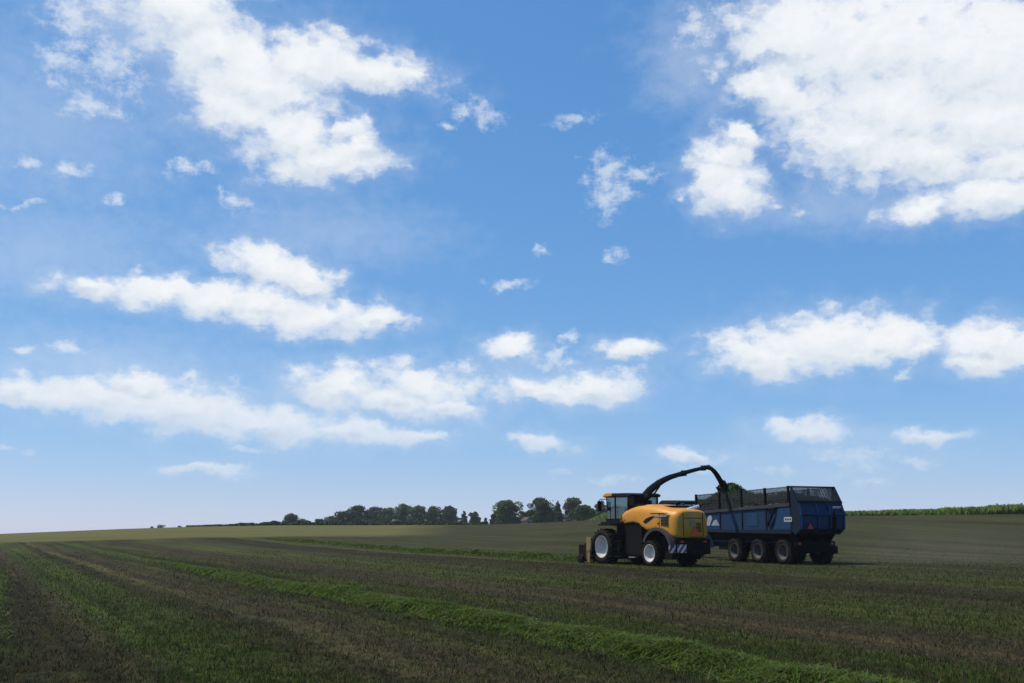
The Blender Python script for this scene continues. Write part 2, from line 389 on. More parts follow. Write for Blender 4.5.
def windrow(path, width, height, n, name, label, t0, t1, reach):
    """loose ridge of cut grass: a lumpy body and blades lying all over it"""
    ts = np.arange(t0, t1, .16); prof = np.linspace(-1, 1, 13)
    ph = rng.uniform(0, 6, 6)
    def wh(t):
        k = np.clip((t1 - t) / 14, .1, 1) * (.75 + .22 * np.sin(t * .8 + ph[0]) + .16 * np.sin(t * 2.1 + ph[1]) + .12 * np.sin(t * 4.7 + ph[2]))
        return np.clip((t1 - t) / 14, .3, 1) * width * (.85 + .15 * np.sin(t * 1.3 + ph[3]) + .08 * np.sin(t * 3.7 + ph[4])), height * k
    def pos(t, q):
        s0 = path(t); w, h = wh(t)
        s = s0 + q * w / 2
        x, y = s * SC - t * SS, s * SS + t * SC
        return x, y, terrain(x, y) + h * np.clip(1 - q * q, 0, 1) ** .8
    T, Q = np.meshgrid(ts, prof, indexing='ij'); x, y, z = pos(T, Q)
    z = z - .03 + rng.normal(0, .02, z.shape)
    v = np.stack([x, y, z], -1).reshape(-1, 3); m = len(prof)
    i, j = np.meshgrid(np.arange(len(ts) - 1), np.arange(m - 1), indexing='ij')
    f = np.stack([i * m + j, i * m + j + 1, (i + 1) * m + j + 1, (i + 1) * m + j], -1).reshape(-1, 4)
    # blades: three-point bent strips
    u = rng.uniform(0, 1, n); p = -.7; a0, a1 = max(reach, 5.), max(reach, 5.) + (t1 - t0)
    t = (u * (a1 ** p - a0 ** p) + a0 ** p) ** (1 / p) - a0 + t0
    q = np.clip(rng.normal(0, .56, n), -1.5, 1.5)
    bx, by, bz = pos(t, q); r = np.hypot(bx, by)
    ln = rng.uniform(.10, .46, n); a = rng.uniform(0, 6.283, n); el = rng.normal(.10, .28, n)
    wd = (.006 + .00045 * r) * rng.uniform(.6, 1.5, n)
    dx, dy, dz = np.cos(a) * np.cos(el) * ln, np.sin(a) * np.cos(el) * ln, np.sin(el) * ln
    sx, sy = -np.sin(a) * wd / 2, np.cos(a) * wd / 2
    V = np.empty((n, 6, 3)); lift = rng.uniform(.0, .05, n)
    for k, (c_, wk, drop) in enumerate(((-.5, .7, 0), (0, 1, .25), (.5, .2, 0))):
        cx, cy, cz = bx + dx * c_, by + dy * c_, bz + lift + dz * c_ + ln * drop * .5
        V[:, 2 * k] = np.stack([cx - sx * wk, cy - sy * wk, cz], -1); V[:, 2 * k + 1] = np.stack([cx + sx * wk, cy + sy * wk, cz], -1)
    b0 = np.arange(n)[:, None] * 6 + len(v)
    f = np.vstack([f, b0 + [0, 1, 3, 2], b0 + [2, 3, 5, 4]])
    nb = (len(ts) - 1) * (m - 1)
    kk = rng.uniform(0, 1, n); mi = np.where(kk < .60, 0, np.where(kk < .80, 2, np.where(kk < .90, 1, 3)))
    midx = np.concatenate([np.full(nb, 2), mi, mi])
    o = numpy_mesh(name, np.vstack([v, V.reshape(-1, 3)]), f, GRASS, midx)
    return tag(o, label, 'windrow', kind='stuff')

windrow(lambda t: 9.02 + .2 * np.sin(t * .12) + .10 * np.sin(t * .5), 1.25, .16, 100000, 'grass_windrow',
        'long green windrow of cut grass running diagonally across the foreground stubble', 2, 54, 9)
windrow(lambda t: -.85 + .028 * t, 1.4, .22, 22000, 'grass_windrow',
        'short stretch of green windrow at the left edge of the field beside a dark wheel track', 18, 62, 20)
windrow(lambda t: 31.0 + .25 * np.sin(t * .15), 1.5, .26, 26000, 'grass_windrow',
        'green windrow lying ahead of the yellow forage harvester', 48, 120, 60)

# ------------------------------------------------------------------ standing crop on the right
def crop():
    n = 60000
    px = rng.uniform(584, 1330, n); az = np.arctan((px - CX) / F / math.cos(0))
    depth = rng.uniform(0, 1, n) ** 1.6 * 26
    edge = np.interp(px, [584, 620, 700, 850, 1330], [176, 162, 142, 131, 129])
    r = edge + depth + 1.5 * np.sin(px * .05); x, y = r * np.sin(az), r * np.cos(az)
    taper = np.clip((px - 582) / 22, .15, 1)
    top = np.interp(px, [584, 610, 850, 940, 1024, 1330], [1.05, 1.2, .62, .85, 1.2, 1.3]) * taper
    h = top * rng.uniform(.35, 1.05, n) * (1 + .10 * np.sin(x * .9) * np.sin(y * .7) + .1 * np.sin(x * 2.3 + y))
    w = rng.uniform(.12, .30, n); lean = rng.uniform(.2, 1.3, n)
    k = rng.uniform(0, 1, n) + .25 * np.sin(x * .35 + np.sin(y * .5))
    m = np.where(k < .5, 0, np.where(k < .85, 1, 2))
    z = terrain(x, y); a = rng.uniform(0, 2 * math.pi, n); b = rng.uniform(0, 2 * math.pi, n)
    dx, dy = np.cos(a) * w / 2, np.sin(a) * w / 2; lx, ly = np.cos(b) * lean * h * .6, np.sin(b) * lean * h * .6
    V = np.empty((n, 4, 3)); V[:, 0] = np.stack([x - dx, y - dy, z], -1); V[:, 1] = np.stack([x + dx, y + dy, z], -1)
    V[:, 2] = np.stack([x + lx + dx * .6, y + ly + dy * .6, z + h], -1); V[:, 3] = np.stack([x + lx - dx * .6, y + ly - dy * .6, z + h * .92], -1)
    f = np.arange(n * 4).reshape(-1, 4)
    mats = [veg('crop_leaf_bright', (.20, .28, .055), (.26, .34, .08), trans=.5), veg('crop_leaf', (.16, .235, .045), (.20, .28, .06), trans=.5), veg('crop_leaf_yellow', (.20, .24, .08), (.25, .27, .10), trans=.4)]
    o = numpy_mesh('standing_crop', V.reshape(-1, 3), f, mats, m)
    tag(o, 'bright green strip of standing crop along the far edge behind the trailer', 'crop', kind='stuff')
crop()

# ------------------------------------------------------------------ trees
M['leaf_dark'] = veg('dark_leaves', (.040, .064, .024), (.066, .095, .036), .5, trans=.15)
M['leaf_grey'] = veg('grey_green_leaves', (.085, .105, .062), (.12, .145, .085), .5, trans=.2)
M['leaf_mid'] = veg('mid_green_leaves', (.060, .094, .032), (.095, .135, .05), .5, trans=.2)
M['leaf_light'] = veg('light_green_leaves', (.085, .125, .045), (.125, .175, .065), .5, trans=.2)

def tree(px, width, top, base, dist, leaf, label, shape='round', gaps=.25, n=None, group='trees along the far edge of the fields'):
    x, y = at_dist(px, dist); z = tz(x, y)
    m_px = dist / F / math.cos(math.atan((px - CX) / F)) * 1.0
    zt = EYE + (HZ - top) / F * dist * 1.0; hgt = max(zt - z, 1.5); W = width * 1.2 * m_px
    t = thing('conifer_tree' if shape == 'cone' else 'broadleaf_tree', label, 'tree', (x, y, z), random.uniform(0, 6.28), group)
    tr = MB(); rt = max(.12, hgt * .022)
    tr.tube([(0, 0, -.3), (.05 * hgt * .1, 0, hgt * .25), (0, .03, hgt * .55), (.02, 0, hgt * .85)], [rt * 1.3, rt, rt * .6, rt * .2], 8)
    for k in range(6 if shape != 'cone' else 0):
        a = k * 1.05 + random.uniform(-.3, .3); zb = hgt * random.uniform(.22, .5); ln = W * random.uniform(.22, .38)
        e = (math.cos(a) * ln, math.sin(a) * ln, zb + hgt * random.uniform(.15, .35))
        tr.tube([(0, 0, zb), (e[0] * .5, e[1] * .5, zb + (e[2] - zb) * .4), e], [rt * .5, rt * .35, rt * .12], 6)
    tr.build('trunk', 'bark', t)
    if n is None: n = int(900 + 26 * width * (base - top) ** .9)
    lobes = []
    if shape == 'cone':
        for k in range(14):
            f_ = k / 13; lobes.append((random.uniform(-.1, .1) * W, random.uniform(-.1, .1) * W, hgt * (.08 + .88 * f_), W * .5 * (1 - f_ * .88), hgt * .08))
    else:
        K = 20 if width > 12 else 12
        for k in range(K):
            a = random.uniform(0, 6.28); rr = math.sqrt(random.uniform(0, 1)) * .36 * W
            zz = random.uniform(.16, .84) * hgt
            lim = math.sqrt(max(.05, 1 - ((zz / hgt - .5) / .52) ** 2))
            sz = random.uniform(.12, .23) * W
            lobes.append((math.cos(a) * rr * lim * 1.15, math.sin(a) * rr * lim * 1.15, min(zz, hgt - sz * .75), sz, min(sz * random.uniform(.7, 1.), hgt * .3)))
        for k in range(K):      # small outer sprigs that break the outline
            th = random.uniform(0, 6.28); el_ = random.uniform(-.2, 1.45); q = random.uniform(.86, 1.08)
            lobes.append((math.cos(th) * math.cos(el_) * W * .34 * q, math.sin(th) * math.cos(el_) * W * .34 * q, hgt * (.46 + .46 * math.sin(el_) * q), W * random.uniform(.07, .13), W * random.uniform(.05, .09)))
        lobes.append((0, 0, hgt * .48, W * .26, hgt * .34)); lobes.append((random.uniform(-.1, .1) * W, 0, hgt * .86, W * .16, hgt * .13))
        lobes.append((0, 0, hgt * .16, W * .44, hgt * .17)); lobes.append((W * .2, 0, hgt * .3, W * .3, hgt * .2)); lobes.append((-W * .2, 0, hgt * .32, W * .28, hgt * .22))
    Lb = np.array(lobes); vol = Lb[:, 3] ** 1.7; idx = rng.choice(len(Lb), n, p=vol / vol.sum())
    d = rng.normal(size=(n, 3)); d /= np.linalg.norm(d, axis=1)[:, None]
    rad = rng.uniform(.35, 1.0, n) ** .55 * np.where(rng.uniform(0, 1, n) < .16, rng.uniform(1., 1.38, n), 1.)
    c = Lb[idx]; p = c[:, :3] + d * np.stack([c[:, 3], c[:, 3], c[:, 4]], -1) * rad[:, None]
    # holes
    hole = np.sin(p[:, 0] * 2.1 / W * 9 + idx) * np.sin(p[:, 1] / W * 17) * np.sin(p[:, 2] / hgt * 13 + idx * .7)
    p = p[hole < .95 - gaps]; n = len(p); p[:, 2] = np.maximum(p[:, 2], .05)
    sz = rng.uniform(.5, 1.4, n) * (.52 * m_px + .10)
    nrm = rng.normal(size=(n, 3)); nrm[:, 2] += .8; nrm /= np.linalg.norm(nrm, axis=1)[:, None]
    a = np.cross(nrm, rng.normal(size=(n, 3))); a /= np.linalg.norm(a, axis=1)[:, None]; b = np.cross(nrm, a)
    a *= sz[:, None]; b *= sz[:, None] * .6
    V = np.stack([p - a, p - b * .9 + a * .1, p + a, p + b], 1).reshape(-1, 3)
    numpy_mesh('crown', V, np.arange(n * 4).reshape(-1, 4), [M[leaf]], parent=t)
    return t

DL, DR = 400, 290
tree(291, 14, 514.6, 525, DL, 'leaf_dark', 'dark round tree standing alone at the left end of the far tree line')
tree(303, 11, 519.5, 525, DL + 60, 'leaf_grey', 'faint low grey bush just right of the lone dark tree', gaps=.5)
tree(318, 12, 519.5, 525, DL, 'leaf_dark', 'low dark bush second from the left in the far tree line')
tree(331, 14, 516.4, 525, DL + 10, 'leaf_grey', 'small grey green tree beside the low dark bush')
tree(344, 15, 511.6, 525, DL, 'leaf_dark', 'dark medium tree at the left shoulder of the large grove')
tree(358, 19, 506.0, 525, DL, 'leaf_dark', 'tall dark tree forming the first crest of the large grove')
tree(374, 18, 507.0, 525, DL + 8, 'leaf_grey', 'grey tinged tree right of the first crest of the large grove')
tree(388, 17, 508.4, 525, DL, 'leaf_mid', 'mid green tree just above the small white shed')
tree(403, 17, 504.6, 525, DL + 5, 'leaf_light', 'tallest light green tree in the middle of the large grove')
tree(418, 17, 505.4, 525, DL, 'leaf_light', 'light green tree right of the tallest one in the grove')
tree(433, 16, 506.0, 525, DL + 6, 'leaf_mid', 'mid green tree before the dark right end of the large grove')
tree(449, 20, 506.4, 525, DL, 'leaf_dark', 'broad dark tree closing the right end of the large grove')
tree(464, 9, 511.5, 525, DL + 15, 'leaf_dark', 'narrow conical dark tree right of the large grove', 'cone')
tree(474.5, 11, 511.8, 525, DL, 'leaf_dark', 'small dark round tree at the gap between the two groves')
tree(485.5, 6, 518.2, 525, DL, 'leaf_dark', 'tiny pointed spruce alone in the gap between the two groves', 'cone')
tree(494, 9, 514.5, 524, DR, 'leaf_dark', 'small dark bush at the left foot of the right grove', gaps=.15)
tree(507, 25, 500.6, 524, DR, 'leaf_light', 'large light green tree at the left end of the right grove')
tree(523, 11, 511, 523, DR + 30, 'leaf_grey', 'thin grey low tree behind the pale barn', gaps=.45)
tree(540, 26, 498.4, 523, DR, 'leaf_mid', 'large green tree directly right of the pale barn', gaps=.35)
tree(558, 14, 502, 523, DR + 10, 'leaf_grey', 'greyish pointed tree between two rounded green crowns', 'cone', gaps=.2)
tree(575, 20, 498.4, 523, DR, 'leaf_grey', 'loose airy grey green tree with sky showing through its top', gaps=.5)
tree(585, 20, 506, 522, DR - 20, 'leaf_mid', 'dense low green tree left of the harvester cab')
tree(601, 14, 501, 522, DR, 'leaf_mid', 'green tree directly left of the harvester cab')
tree(618, 16, 506, 521, DR, 'leaf_mid', 'green tree seen through the harvester cab windows')
for px, w_, tp, lb in ((152, 3, 526.6, 'tiny leftmost dark bush on the bare left horizon'), (161, 7, 525.2, 'largest of the tiny dark trees on the bare left horizon'), (179, 4, 526.2, 'tiny rightmost dark bush on the bare left horizon')):
    tree(px, w_, tp, 528, 520, 'leaf_dark', lb, n=500, group='tiny trees on the left horizon')

def hedge(px0, px1, dist, h, name, label):
    n = 9000; px = rng.uniform(px0, px1, n); az = np.arctan((px - CX) / F); r = dist + rng.normal(0, .8, n)
    x, y = r * np.sin(az), r * np.cos(az)
    hh = h * np.clip((px - px0) / 90, .25, 1) * (1 + .25 * np.sin(px * .21) + .15 * np.sin(px * .57))
    z = terrain(x, y) + hh * rng.uniform(0, 1, n)
    p = np.stack([x, y, z], -1); a = rng.normal(size=(n, 3)); b = rng.normal(size=(n, 3))
    a *= .32 / np.linalg.norm(a, axis=1)[:, None]; b *= .26 / np.linalg.norm(b, axis=1)[:, None]
    V = np.stack([p - a, p - b, p + a, p + b], 1).reshape(-1, 3)
    o = numpy_mesh(name, V, np.arange(n * 4).reshape(-1, 4), [M['leaf_dark']]); tag(o, label, 'hedge')
hedge(192, 486, 243, .75, 'hedge', 'long thin dark hedge along the far edge below the left grove')

def house(px, dist, w, d, h, rh, wall, label, cat, name):
    x, y = at_dist(px, dist); z = tz(x, y); t = thing(name, label, cat, (x, y, z), R(25))
    MB().prism([(-w / 2, -.5), (w / 2, -.5), (w / 2, h), (0, h + rh), (-w / 2, h)], 1, -d / 2, d / 2).build('wall', wall, t)
    rf = MB(); k = w / 2 + .3
    for s in (-1, 1): rf.prism([(0, h + rh + .03), (s * k, h - rh * .6 / w * .6 + .03), (s * k, h - rh * .6 / w * .6 + .18), (0, h + rh + .2)], 1, -d / 2 - .3, d / 2 + .3)
    rf.build('roof', 'tile', t)
    MB().box((-w * .15, -d / 2 - .02, h * .4), (w * .22, .05, h * .8)).build('door', 'black', t)
    MB().box((w * .22, -d / 2 - .02, h * .6), (w * .18, .05, h * .3)).build('window', 'plastic', t)
house(527, 284, 1.9, 3, 1.3, .8, 'brick', 'small pale barn with a brown roof between trees of the right grove', 'barn', 'barn')
house(397, 392, 3.0, 3, 2.4, .5, 'shed_white', 'tiny white shed at the foot of the large left grove', 'shed', 'shed')

# ------------------------------------------------------------------ wheels
def make_wheel(name, r, rim, w, parent, x, y, side, rimmat, lugs=22, label=None):
    """hub at the wheel centre > tyre, rim ; outer face towards +y, turned round for the right side"""
    hub = MB().lathe([(0, .03), (.10, .03), (.14, .0), (.17, -w * .4), (0, -w * .4)], 24).build(name, rimmat, parent, (x, y, r), 0 if side > 0 else math.pi)
    t = MB(); h = w / 2
    t.lathe([(rim - .02, -h * .82), (rim + .04, -h * .95), (rim + (r - rim) * .45, -h), (r - .10, -h * .94), (r - .045, -h * .8), (r - .03, 0), (r - .045, h * .8), (r - .10, h * .94),
             (rim + (r - rim) * .45, h), (rim + .04, h * .95), (rim - .02, h * .82)], 56)
    if lugs:
        for k in range(lugs):
            for sgn in (-1, 1):
                th = 2 * math.pi * (k + (.5 if sgn > 0 else 0)) / lugs
                rot = Matrix.Rotation(-th, 3, 'Y') @ Matrix.Rotation(sgn * R(38), 3, 'X')
                c = Matrix.Rotation(-th, 3, 'Y') @ Vector((r - .025, sgn * h * .46, 0))
                t.box(c, (.075, h * 1.02, .055 + .02 * r), rot)
    t.build('tyre', 'rubber', hub)
    MB().lathe([(rim + .02, h * .84), (rim + .025, h * .90), (rim - .02, h * .88), (rim - .045, h * .6), (rim - .07, h * .15), (rim * .72, -h * .02), (rim * .5, -h * .06), (rim * .36, -h * .06), (.16, -.0), (.1, .0)], 48).build('rim', rimmat, hub)
    return hub

# ------------------------------------------------------------------ forage harvester
H = thing('forage_harvester', 'yellow self propelled forage harvester with white rims and a long black spout', 'harvester', (6.0177, 54.8005, -.04), R(120))
for s in (1, -1):
    make_wheel('front_wheel', .925, .57, .78, H, 0, s * 1.12, s, 'white_rim', 20)
    make_wheel('rear_wheel', .66, .425, .55, H, -3.93, s * 1.07, s, 'white_rim', 20)
ch = MB()
ch.span(-5.35, .5, -.62, .62, .72, 1.45); ch.span(-3.2, -1.3, -.95, .95, .95, 2.1); ch.span(-5.5, -4.5, -.95, .95, .9, 1.5)
ch.span(-3.0, -1.05, -1.12, 1.12, .5, 1.0); ch.span(-1.05, -.95, -1.1, 1.1, .6, 2.1); ch.span(-5.2, -3.3, -.9, .9, .36, .95); ch.span(-.15, .15, -.75, .75, .8, 1.05); ch.span(-4.05, -3.8, -.8, .8, .55, .85)
ch.build('chassis', 'black', H, bevel=.02)
pn = MB(); pn.prism([(-3.15, .62), (-1.1, .62), (-1.15, 1.6), (-1.5, 2.12), (-2.5, 2.2), (-3.1, 2.0)], 1, 1.0, 1.13); pn.build('side_panel', 'black', H, bevel=.02)
pn = MB(); pn.prism([(-3.15, .62), (-1.1, .62), (-1.15, 1.6), (-1.5, 2.12), (-2.5, 2.2), (-3.1, 2.0)], 1, -1.13, -1.0); pn.build('side_panel', 'black', H, bevel=.02)
pl = MB(); pl.span(-1.55, .35, -1.25, 1.25, 2.08, 2.22); pl.span(-.9, .3, .95, 1.45, 2.02, 2.1); pl.span(-.9, .3, -1.45, -.95, 2.02, 2.1); pl.build('cab_platform', 'black', H, bevel=.02)

# hood: loft of rounded sections
def hood():
    st = [(-1.22, 2.28, 2.52, .82), (-1.30, 2.10, 2.70, 1.02), (-1.55, 2.06, 2.82, 1.10), (-1.95, 2.10, 2.93, 1.13), (-2.4, 2.14, 3.02, 1.15), (-2.75, 2.08, 3.07, 1.16), (-3.2, 1.88, 3.09, 1.17),
          (-3.55, 1.72, 3.07, 1.17), (-3.9, 1.74, 3.03, 1.17), (-4.36, 1.80, 2.97, 1.17), (-4.8, 1.70, 2.90, 1.16), (-5.1, 1.52, 2.85, 1.14), (-5.35, 1.42, 2.81, 1.11), (-5.58, 1.40, 2.78, 1.04), (-5.72, 1.42, 2.74, .93), (-5.78, 1.50, 2.66, .80)]
    n = 28; vs = []; fs = []
    for x, zb, zt, w in st:
        zc, hh = (zb + zt) / 2, (zt - zb) / 2
        for k in range(n):
            th = 2 * math.pi * (k + .5) / n; c, s = math.cos(th), math.sin(th)
            e = .34 if s > 0 else .16
            yy = w * math.copysign(abs(c) ** e, c); zz = zc + hh * math.copysign(abs(s) ** (.62 if s > 0 else .2), s)
            if s > 0: yy *= 1 - .10 * (s ** 3)
            vs.append((x, yy, zz))
    for i in range(len(st) - 1):
        for k in range(n): fs.append((i * n + k, i * n + (k + 1) % n, (i + 1) * n + (k + 1) % n, (i + 1) * n + k))
    fs += [tuple(range(n)), tuple(range((len(st) - 1) * n, len(st) * n))]
    m = MB(); m.add(vs, fs); return m
hd = hood().build('hood', 'yellow', H, angle=50)
# panel joints, air inlet, decals
for s in (1, -1):
    sm = MB(); sm.span(-5.3, -3.9, s * 1.13, s * 1.178, 2.60, 2.625); sm.span(-4.62, -4.60, s * 1.1, s * 1.178, 1.85, 2.6); sm.build('panel_joint', 'black', hd)
    sw = MB(); sw.prism([(-3.30, 2.20), (-3.55, 2.36), (-3.95, 2.46), (-4.3, 2.49), (-4.05, 2.36), (-3.75, 2.22), (-3.5, 2.12)], 1, s * 1.12, s * 1.188); sw.build('air_inlet', 'plastic', hd)
    st_ = MB(); st_.prism([(-4.0, 2.40), (-4.3, 2.50), (-5.25, 2.52), (-5.25, 2.44), (-4.4, 2.42)], 1, s * 1.12, s * 1.183); st_.build('side_stripe', 'grey_mark', hd)
for s in (1, -1):
    gl = MB()
    for k in range(6): gl.span(-5.25, -4.72, s * 1.10, s * 1.182, 2.02 + k * .075, 2.055 + k * .075)
    gl.build('side_grille', 'plastic', hd)
    lt_ = MB(); lt_.span(-4.58, -4.46, s * 1.12, s * 1.19, 2.1, 2.14); lt_.build('latch', 'black', hd)
    tr_ = MB(); tr_.prism([(-3.0, 2.13), (-2.45, 2.20), (-1.6, 2.12), (-1.6, 2.08), (-2.45, 2.14), (-3.0, 2.07)], 1, s * 1.10, s * 1.17); tr_.build('lower_trim', 'black', hd)
rj = MB()
for yy in (-.62, .62): rj.span(-5.80, -5.70, yy - .012, yy + .012, 1.5, 2.62)
rj.span(-5.80, -5.70, -.62, .62, 2.36, 2.385); rj.build('panel_joint', 'black', hd)
em = MB().lathe([(0, 0), (.13, 0), (.13, .03), (0, .03)], 24); 
for i, p in enumerate(em.v): em.v[i] = (-5.772 - p[1], p[0] + .05, p[2] + 2.12)
em.build('round_emblem', 'grey_mark', hd)
vt = MB()
for k in range(7): vt.span(-5.81, -5.775, -.5, -.2, 1.7 + k * .07, 1.73 + k * .07)
vt.build('rear_grille', 'black', hd)
tri = MB().prism([(.20, 1.50), (-.36, 1.50), (-.08, 1.98)], 0, -5.83, -5.77); tri.build('warning_triangle', 'orange', hd)
vents = MB()
for k in range(9): vents.span(-4.9 + k * .16, -4.82 + k * .16, -.55, .55, 2.9, 3.0 + .0 * k)
vents.build('roof_vent', 'black', hd)
ex = MB(); ex.tube([(-5.05, -.05, 2.70), (-5.15, -.25, 2.80), (-5.2, -.55, 2.88), (-5.22, -.86, 2.96)], [.075, .085, .085, .09], 14); ex.build('exhaust_pipe', 'chrome', H)
ex = MB(); ex.tube([(-5.221, -.862, 2.962), (-5.225, -.96, 2.985)], [.094, .094], 14); ex.build('exhaust_tip', 'black', H)

def arch(r0, r1, a0, a1, y0, y1, cx, cz, n=14):
    m = MB(); pts = []
    for k in range(n + 1): a = R(a0 + (a1 - a0) * k / n); pts.append((cx + r1 * math.cos(a), cz + r1 * math.sin(a)))
    for k in range(n, -1, -1): a = R(a0 + (a1 - a0) * k / n); pts.append((cx + r0 * math.cos(a), cz + r0 * math.sin(a)))
    vs = [(p[0], y0, p[1]) for p in pts] + [(p[0], y1, p[1]) for p in pts]; N2 = len(pts); fs = []
    for k in range(n): fs += [(k, k + 1, N2 - 2 - k, N2 - 1 - k), (N2 + k, N2 + k + 1, 2 * N2 - 2 - k, 2 * N2 - 1 - k)]
    for k in range(N2): fs.append((k, (k + 1) % N2, N2 + (k + 1) % N2, N2 + k))
    return m.add(vs, fs)
for s in (1, -1):
    arch(1.05, 1.20, 25, 168, s * .85, s * 1.36, -4.55, .72, 16).build('rear_fender', 'grey_plastic', H)
bp = MB(); bp.span(-5.75, -5.35, -1.1, 1.1, .62, 1.36); bp.span(-5.95, -5.75, -.35, .35, .62, .8); bp.build('rear_bumper', 'black', H, bevel=.03)
wb = MB().box((0, 0, 0), (.03, .92, .40)); o = wb.build('warning_board', 'stripes', H, (-5.74, .98, .90), R(-14)); o['label'] = 'red and white striped warning board'
for s in (1, -1): MB().span(-5.80, -5.752, s * .72 - .1, s * .72 + .1, 1.18, 1.28).build('tail_light', 'red', H)

# cab
cab = MB()
for s in (1, -1):
    cab.tube([(.20, s * .88, 2.2), (.22, s * .90, 3.5)], .035, 6); cab.tube([(-.62, s * .93, 2.2), (-.60, s * .93, 3.5)], .05, 6)
    cab.tube([(-1.75, s * .95, 2.2), (-1.80, s * .93, 3.5)], .07, 6)
    cab.span(-1.8, .2, s * .94 - .03, s * .94 + .03, 2.2, 2.38)
cab.span(-1.86, -1.80, -.95, .95, 2.2, 3.0); cab.span(.17, .23, -.9, .9, 2.2, 2.34)
cab.span(-3.1, -1.86, -.92, .92, 2.3, 3.12); cab.span(-2.3, -1.86, .3, .98, 3.05, 3.5)
cb = cab.build('cab', 'black', H)
MB().span(.195, .207, -.86, .86, 2.34, 3.5).build('windscreen', 'glass', cb)
for s in (1, -1):
    MB().span(-.57, .17, s * .93 - .005, s * .93 + .005, 2.38, 3.5).build('side_window', 'glass', cb)
    MB().span(-1.72, -.66, s * .935 - .005, s * .935 + .005, 2.38, 3.5).build('door_window', 'glass', cb)
MB().span(-1.836, -1.825, -.88, .88, 3.0, 3.5).build('rear_window', 'glass', cb)
rf = MB(); rf.prism([(.32, 3.50), (-2.0, 3.50), (-2.05, 3.62), (-1.8, 3.70), (-.2, 3.72), (.30, 3.62)], 1, -1.02, 1.02); rfo = rf.build('cab_roof', 'plastic', cb, bevel=.04)
vz = MB(); vz.prism([(.40, 3.53), (-.45, 3.56), (-.45, 3.73), (.1, 3.74), (.38, 3.64)], 1, -1.05, 1.05); vz.build('roof_visor', 'yellow', cb, bevel=.03)
se = MB(); se.span(-1.45, -.95, -.27, .27, 2.55, 2.72); se.prism([(-1.55, 2.65), (-1.40, 2.65), (-1.52, 3.35), (-1.66, 3.33)], 1, -.26, .26); se.span(-1.3, -1.0, -.1, .1, 2.2, 2.55); se.build('driver_seat', 'seat', cb, bevel=.03)
cw = MB(); cw.tube([(-.35, 0, 2.2), (-.55, 0, 2.85)], .05, 8); cw.box((-.55, 0, 2.87), (.3, .42, .04), Matrix.Rotation(R(25), 3, 'Y')); cw.span(-1.3, -.7, -.62, -.36, 2.4, 2.85); cw.span(-.3, .1, -.75, -.55, 2.5, 2.95); cw.build('control_console', 'seat', cb)
for s in (1, -1):
    mr = MB(); mr.tube([(.22, s * .9, 3.42), (.42, s * 1.22, 3.42), (.42, s * 1.25, 3.3)], .022, 6); mr.box((.42, s * 1.25, 3.05), (.09, .22, .5)); mr.build('mirror', 'plastic', cb)
    wl = MB(); wl.box((.36, s * .7, 3.60), (.06, .2, .09)); wl.build('work_light', 'white', cb)
hr = MB(); hr.tube([(-.85, 1.42, 2.2), (-.85, 1.42, 2.95), (-1.5, 1.42, 2.95), (-1.5, 1.42, 2.2)], .02, 6); hr.build('handrail', 'black', H)
ld = MB()
for k in range(5): ld.span(-1.62, -1.15, 1.16, 1.42, .42 + k * .38, .46 + k * .38)
for xx in (-1.63, -1.14): ld.span(xx - .015, xx + .015, 1.2, 1.26, .4, 2.1)
ld.build('ladder', 'black', H)
MB().span(-2.7, -2.15, 1.13, 1.30, .40, .44).build('step', 'grey_mark', H)
ar = MB(); ar.prism([(-1.35, 2.2), (-1.25, 2.5), (-1.32, 2.5), (-1.42, 2.2)], 1, .95, 1.14); ar.build('air_duct', 'cream', H)

# spout: local direction towards the trailer, measured along the boom
ux, uy = .31006, -.95072
P = lambda q, z: (-2.0 + ux * q, uy * q, z)
tu = MB(); tu.lathe([(0, 0), (.42, 0), (.42, .12), (.34, .14), (.34, .34), (0, .34)], 24)
for i, p in enumerate(tu.v): tu.v[i] = (p[0] - 2.0, p[2], p[1] + 2.98)
spo = tu.build('spout', 'black', H)
pq = [(-.18, 3.10), (-.13, 3.30), (.05, 3.58), (.38, 3.82), (.82, 4.05), (1.38, 4.32), (1.95, 4.54), (2.5, 4.72), (3.1, 4.87), (3.8, 5.01), (4.48, 5.14), (5.2, 5.27), (5.92, 5.38), (6.4, 5.42), (6.75, 5.40), (7.08, 5.26), (7.37, 5.07), (7.77, 4.72), (8.0, 4.5)]
wr = [(a_ * .82, b_ * .82) for a_, b_ in [(.30, .28), (.28, .27), (.25, .25), (.23, .23), (.22, .21), (.2, .19), (.19, .175), (.18, .16), (.17, .15), (.165, .14), (.16, .13), (.16, .125), (.16, .125), (.16, .13), (.165, .135), (.17, .14), (.18, .145), (.19, .15), (.20, .16)]]
pq = [(a, b - .11 * min(1, max(0, (a - 1) / 2))) for a, b in pq]
tb = MB(); tb.tube([P(*p) for p in pq], wr, 8, sq=True); tb.build('spout_tube', 'black', spo)
for i in (5, 9, 12):
    rb = MB(); rb.box(P(*pq[i]), (.32, .05, .30), Matrix.Rotation(math.atan2(uy, ux) + math.pi / 2, 3, 'Z'))
    rb.build('spout_rib', 'black', spo)
cy = MB(); cy.tube([P(3.05, 4.68), P(4.0, 4.80)], .05, 8); cy.box(P(4.0, 4.86), (.1, .1, .22)); cy.build('spout_cylinder', 'black', spo)
cy = MB(); cy.tube([P(5.8, 5.36), P(6.6, 5.46), P(7.3, 5.06)], .03, 6); cy.build('flap_linkage', 'black', spo)
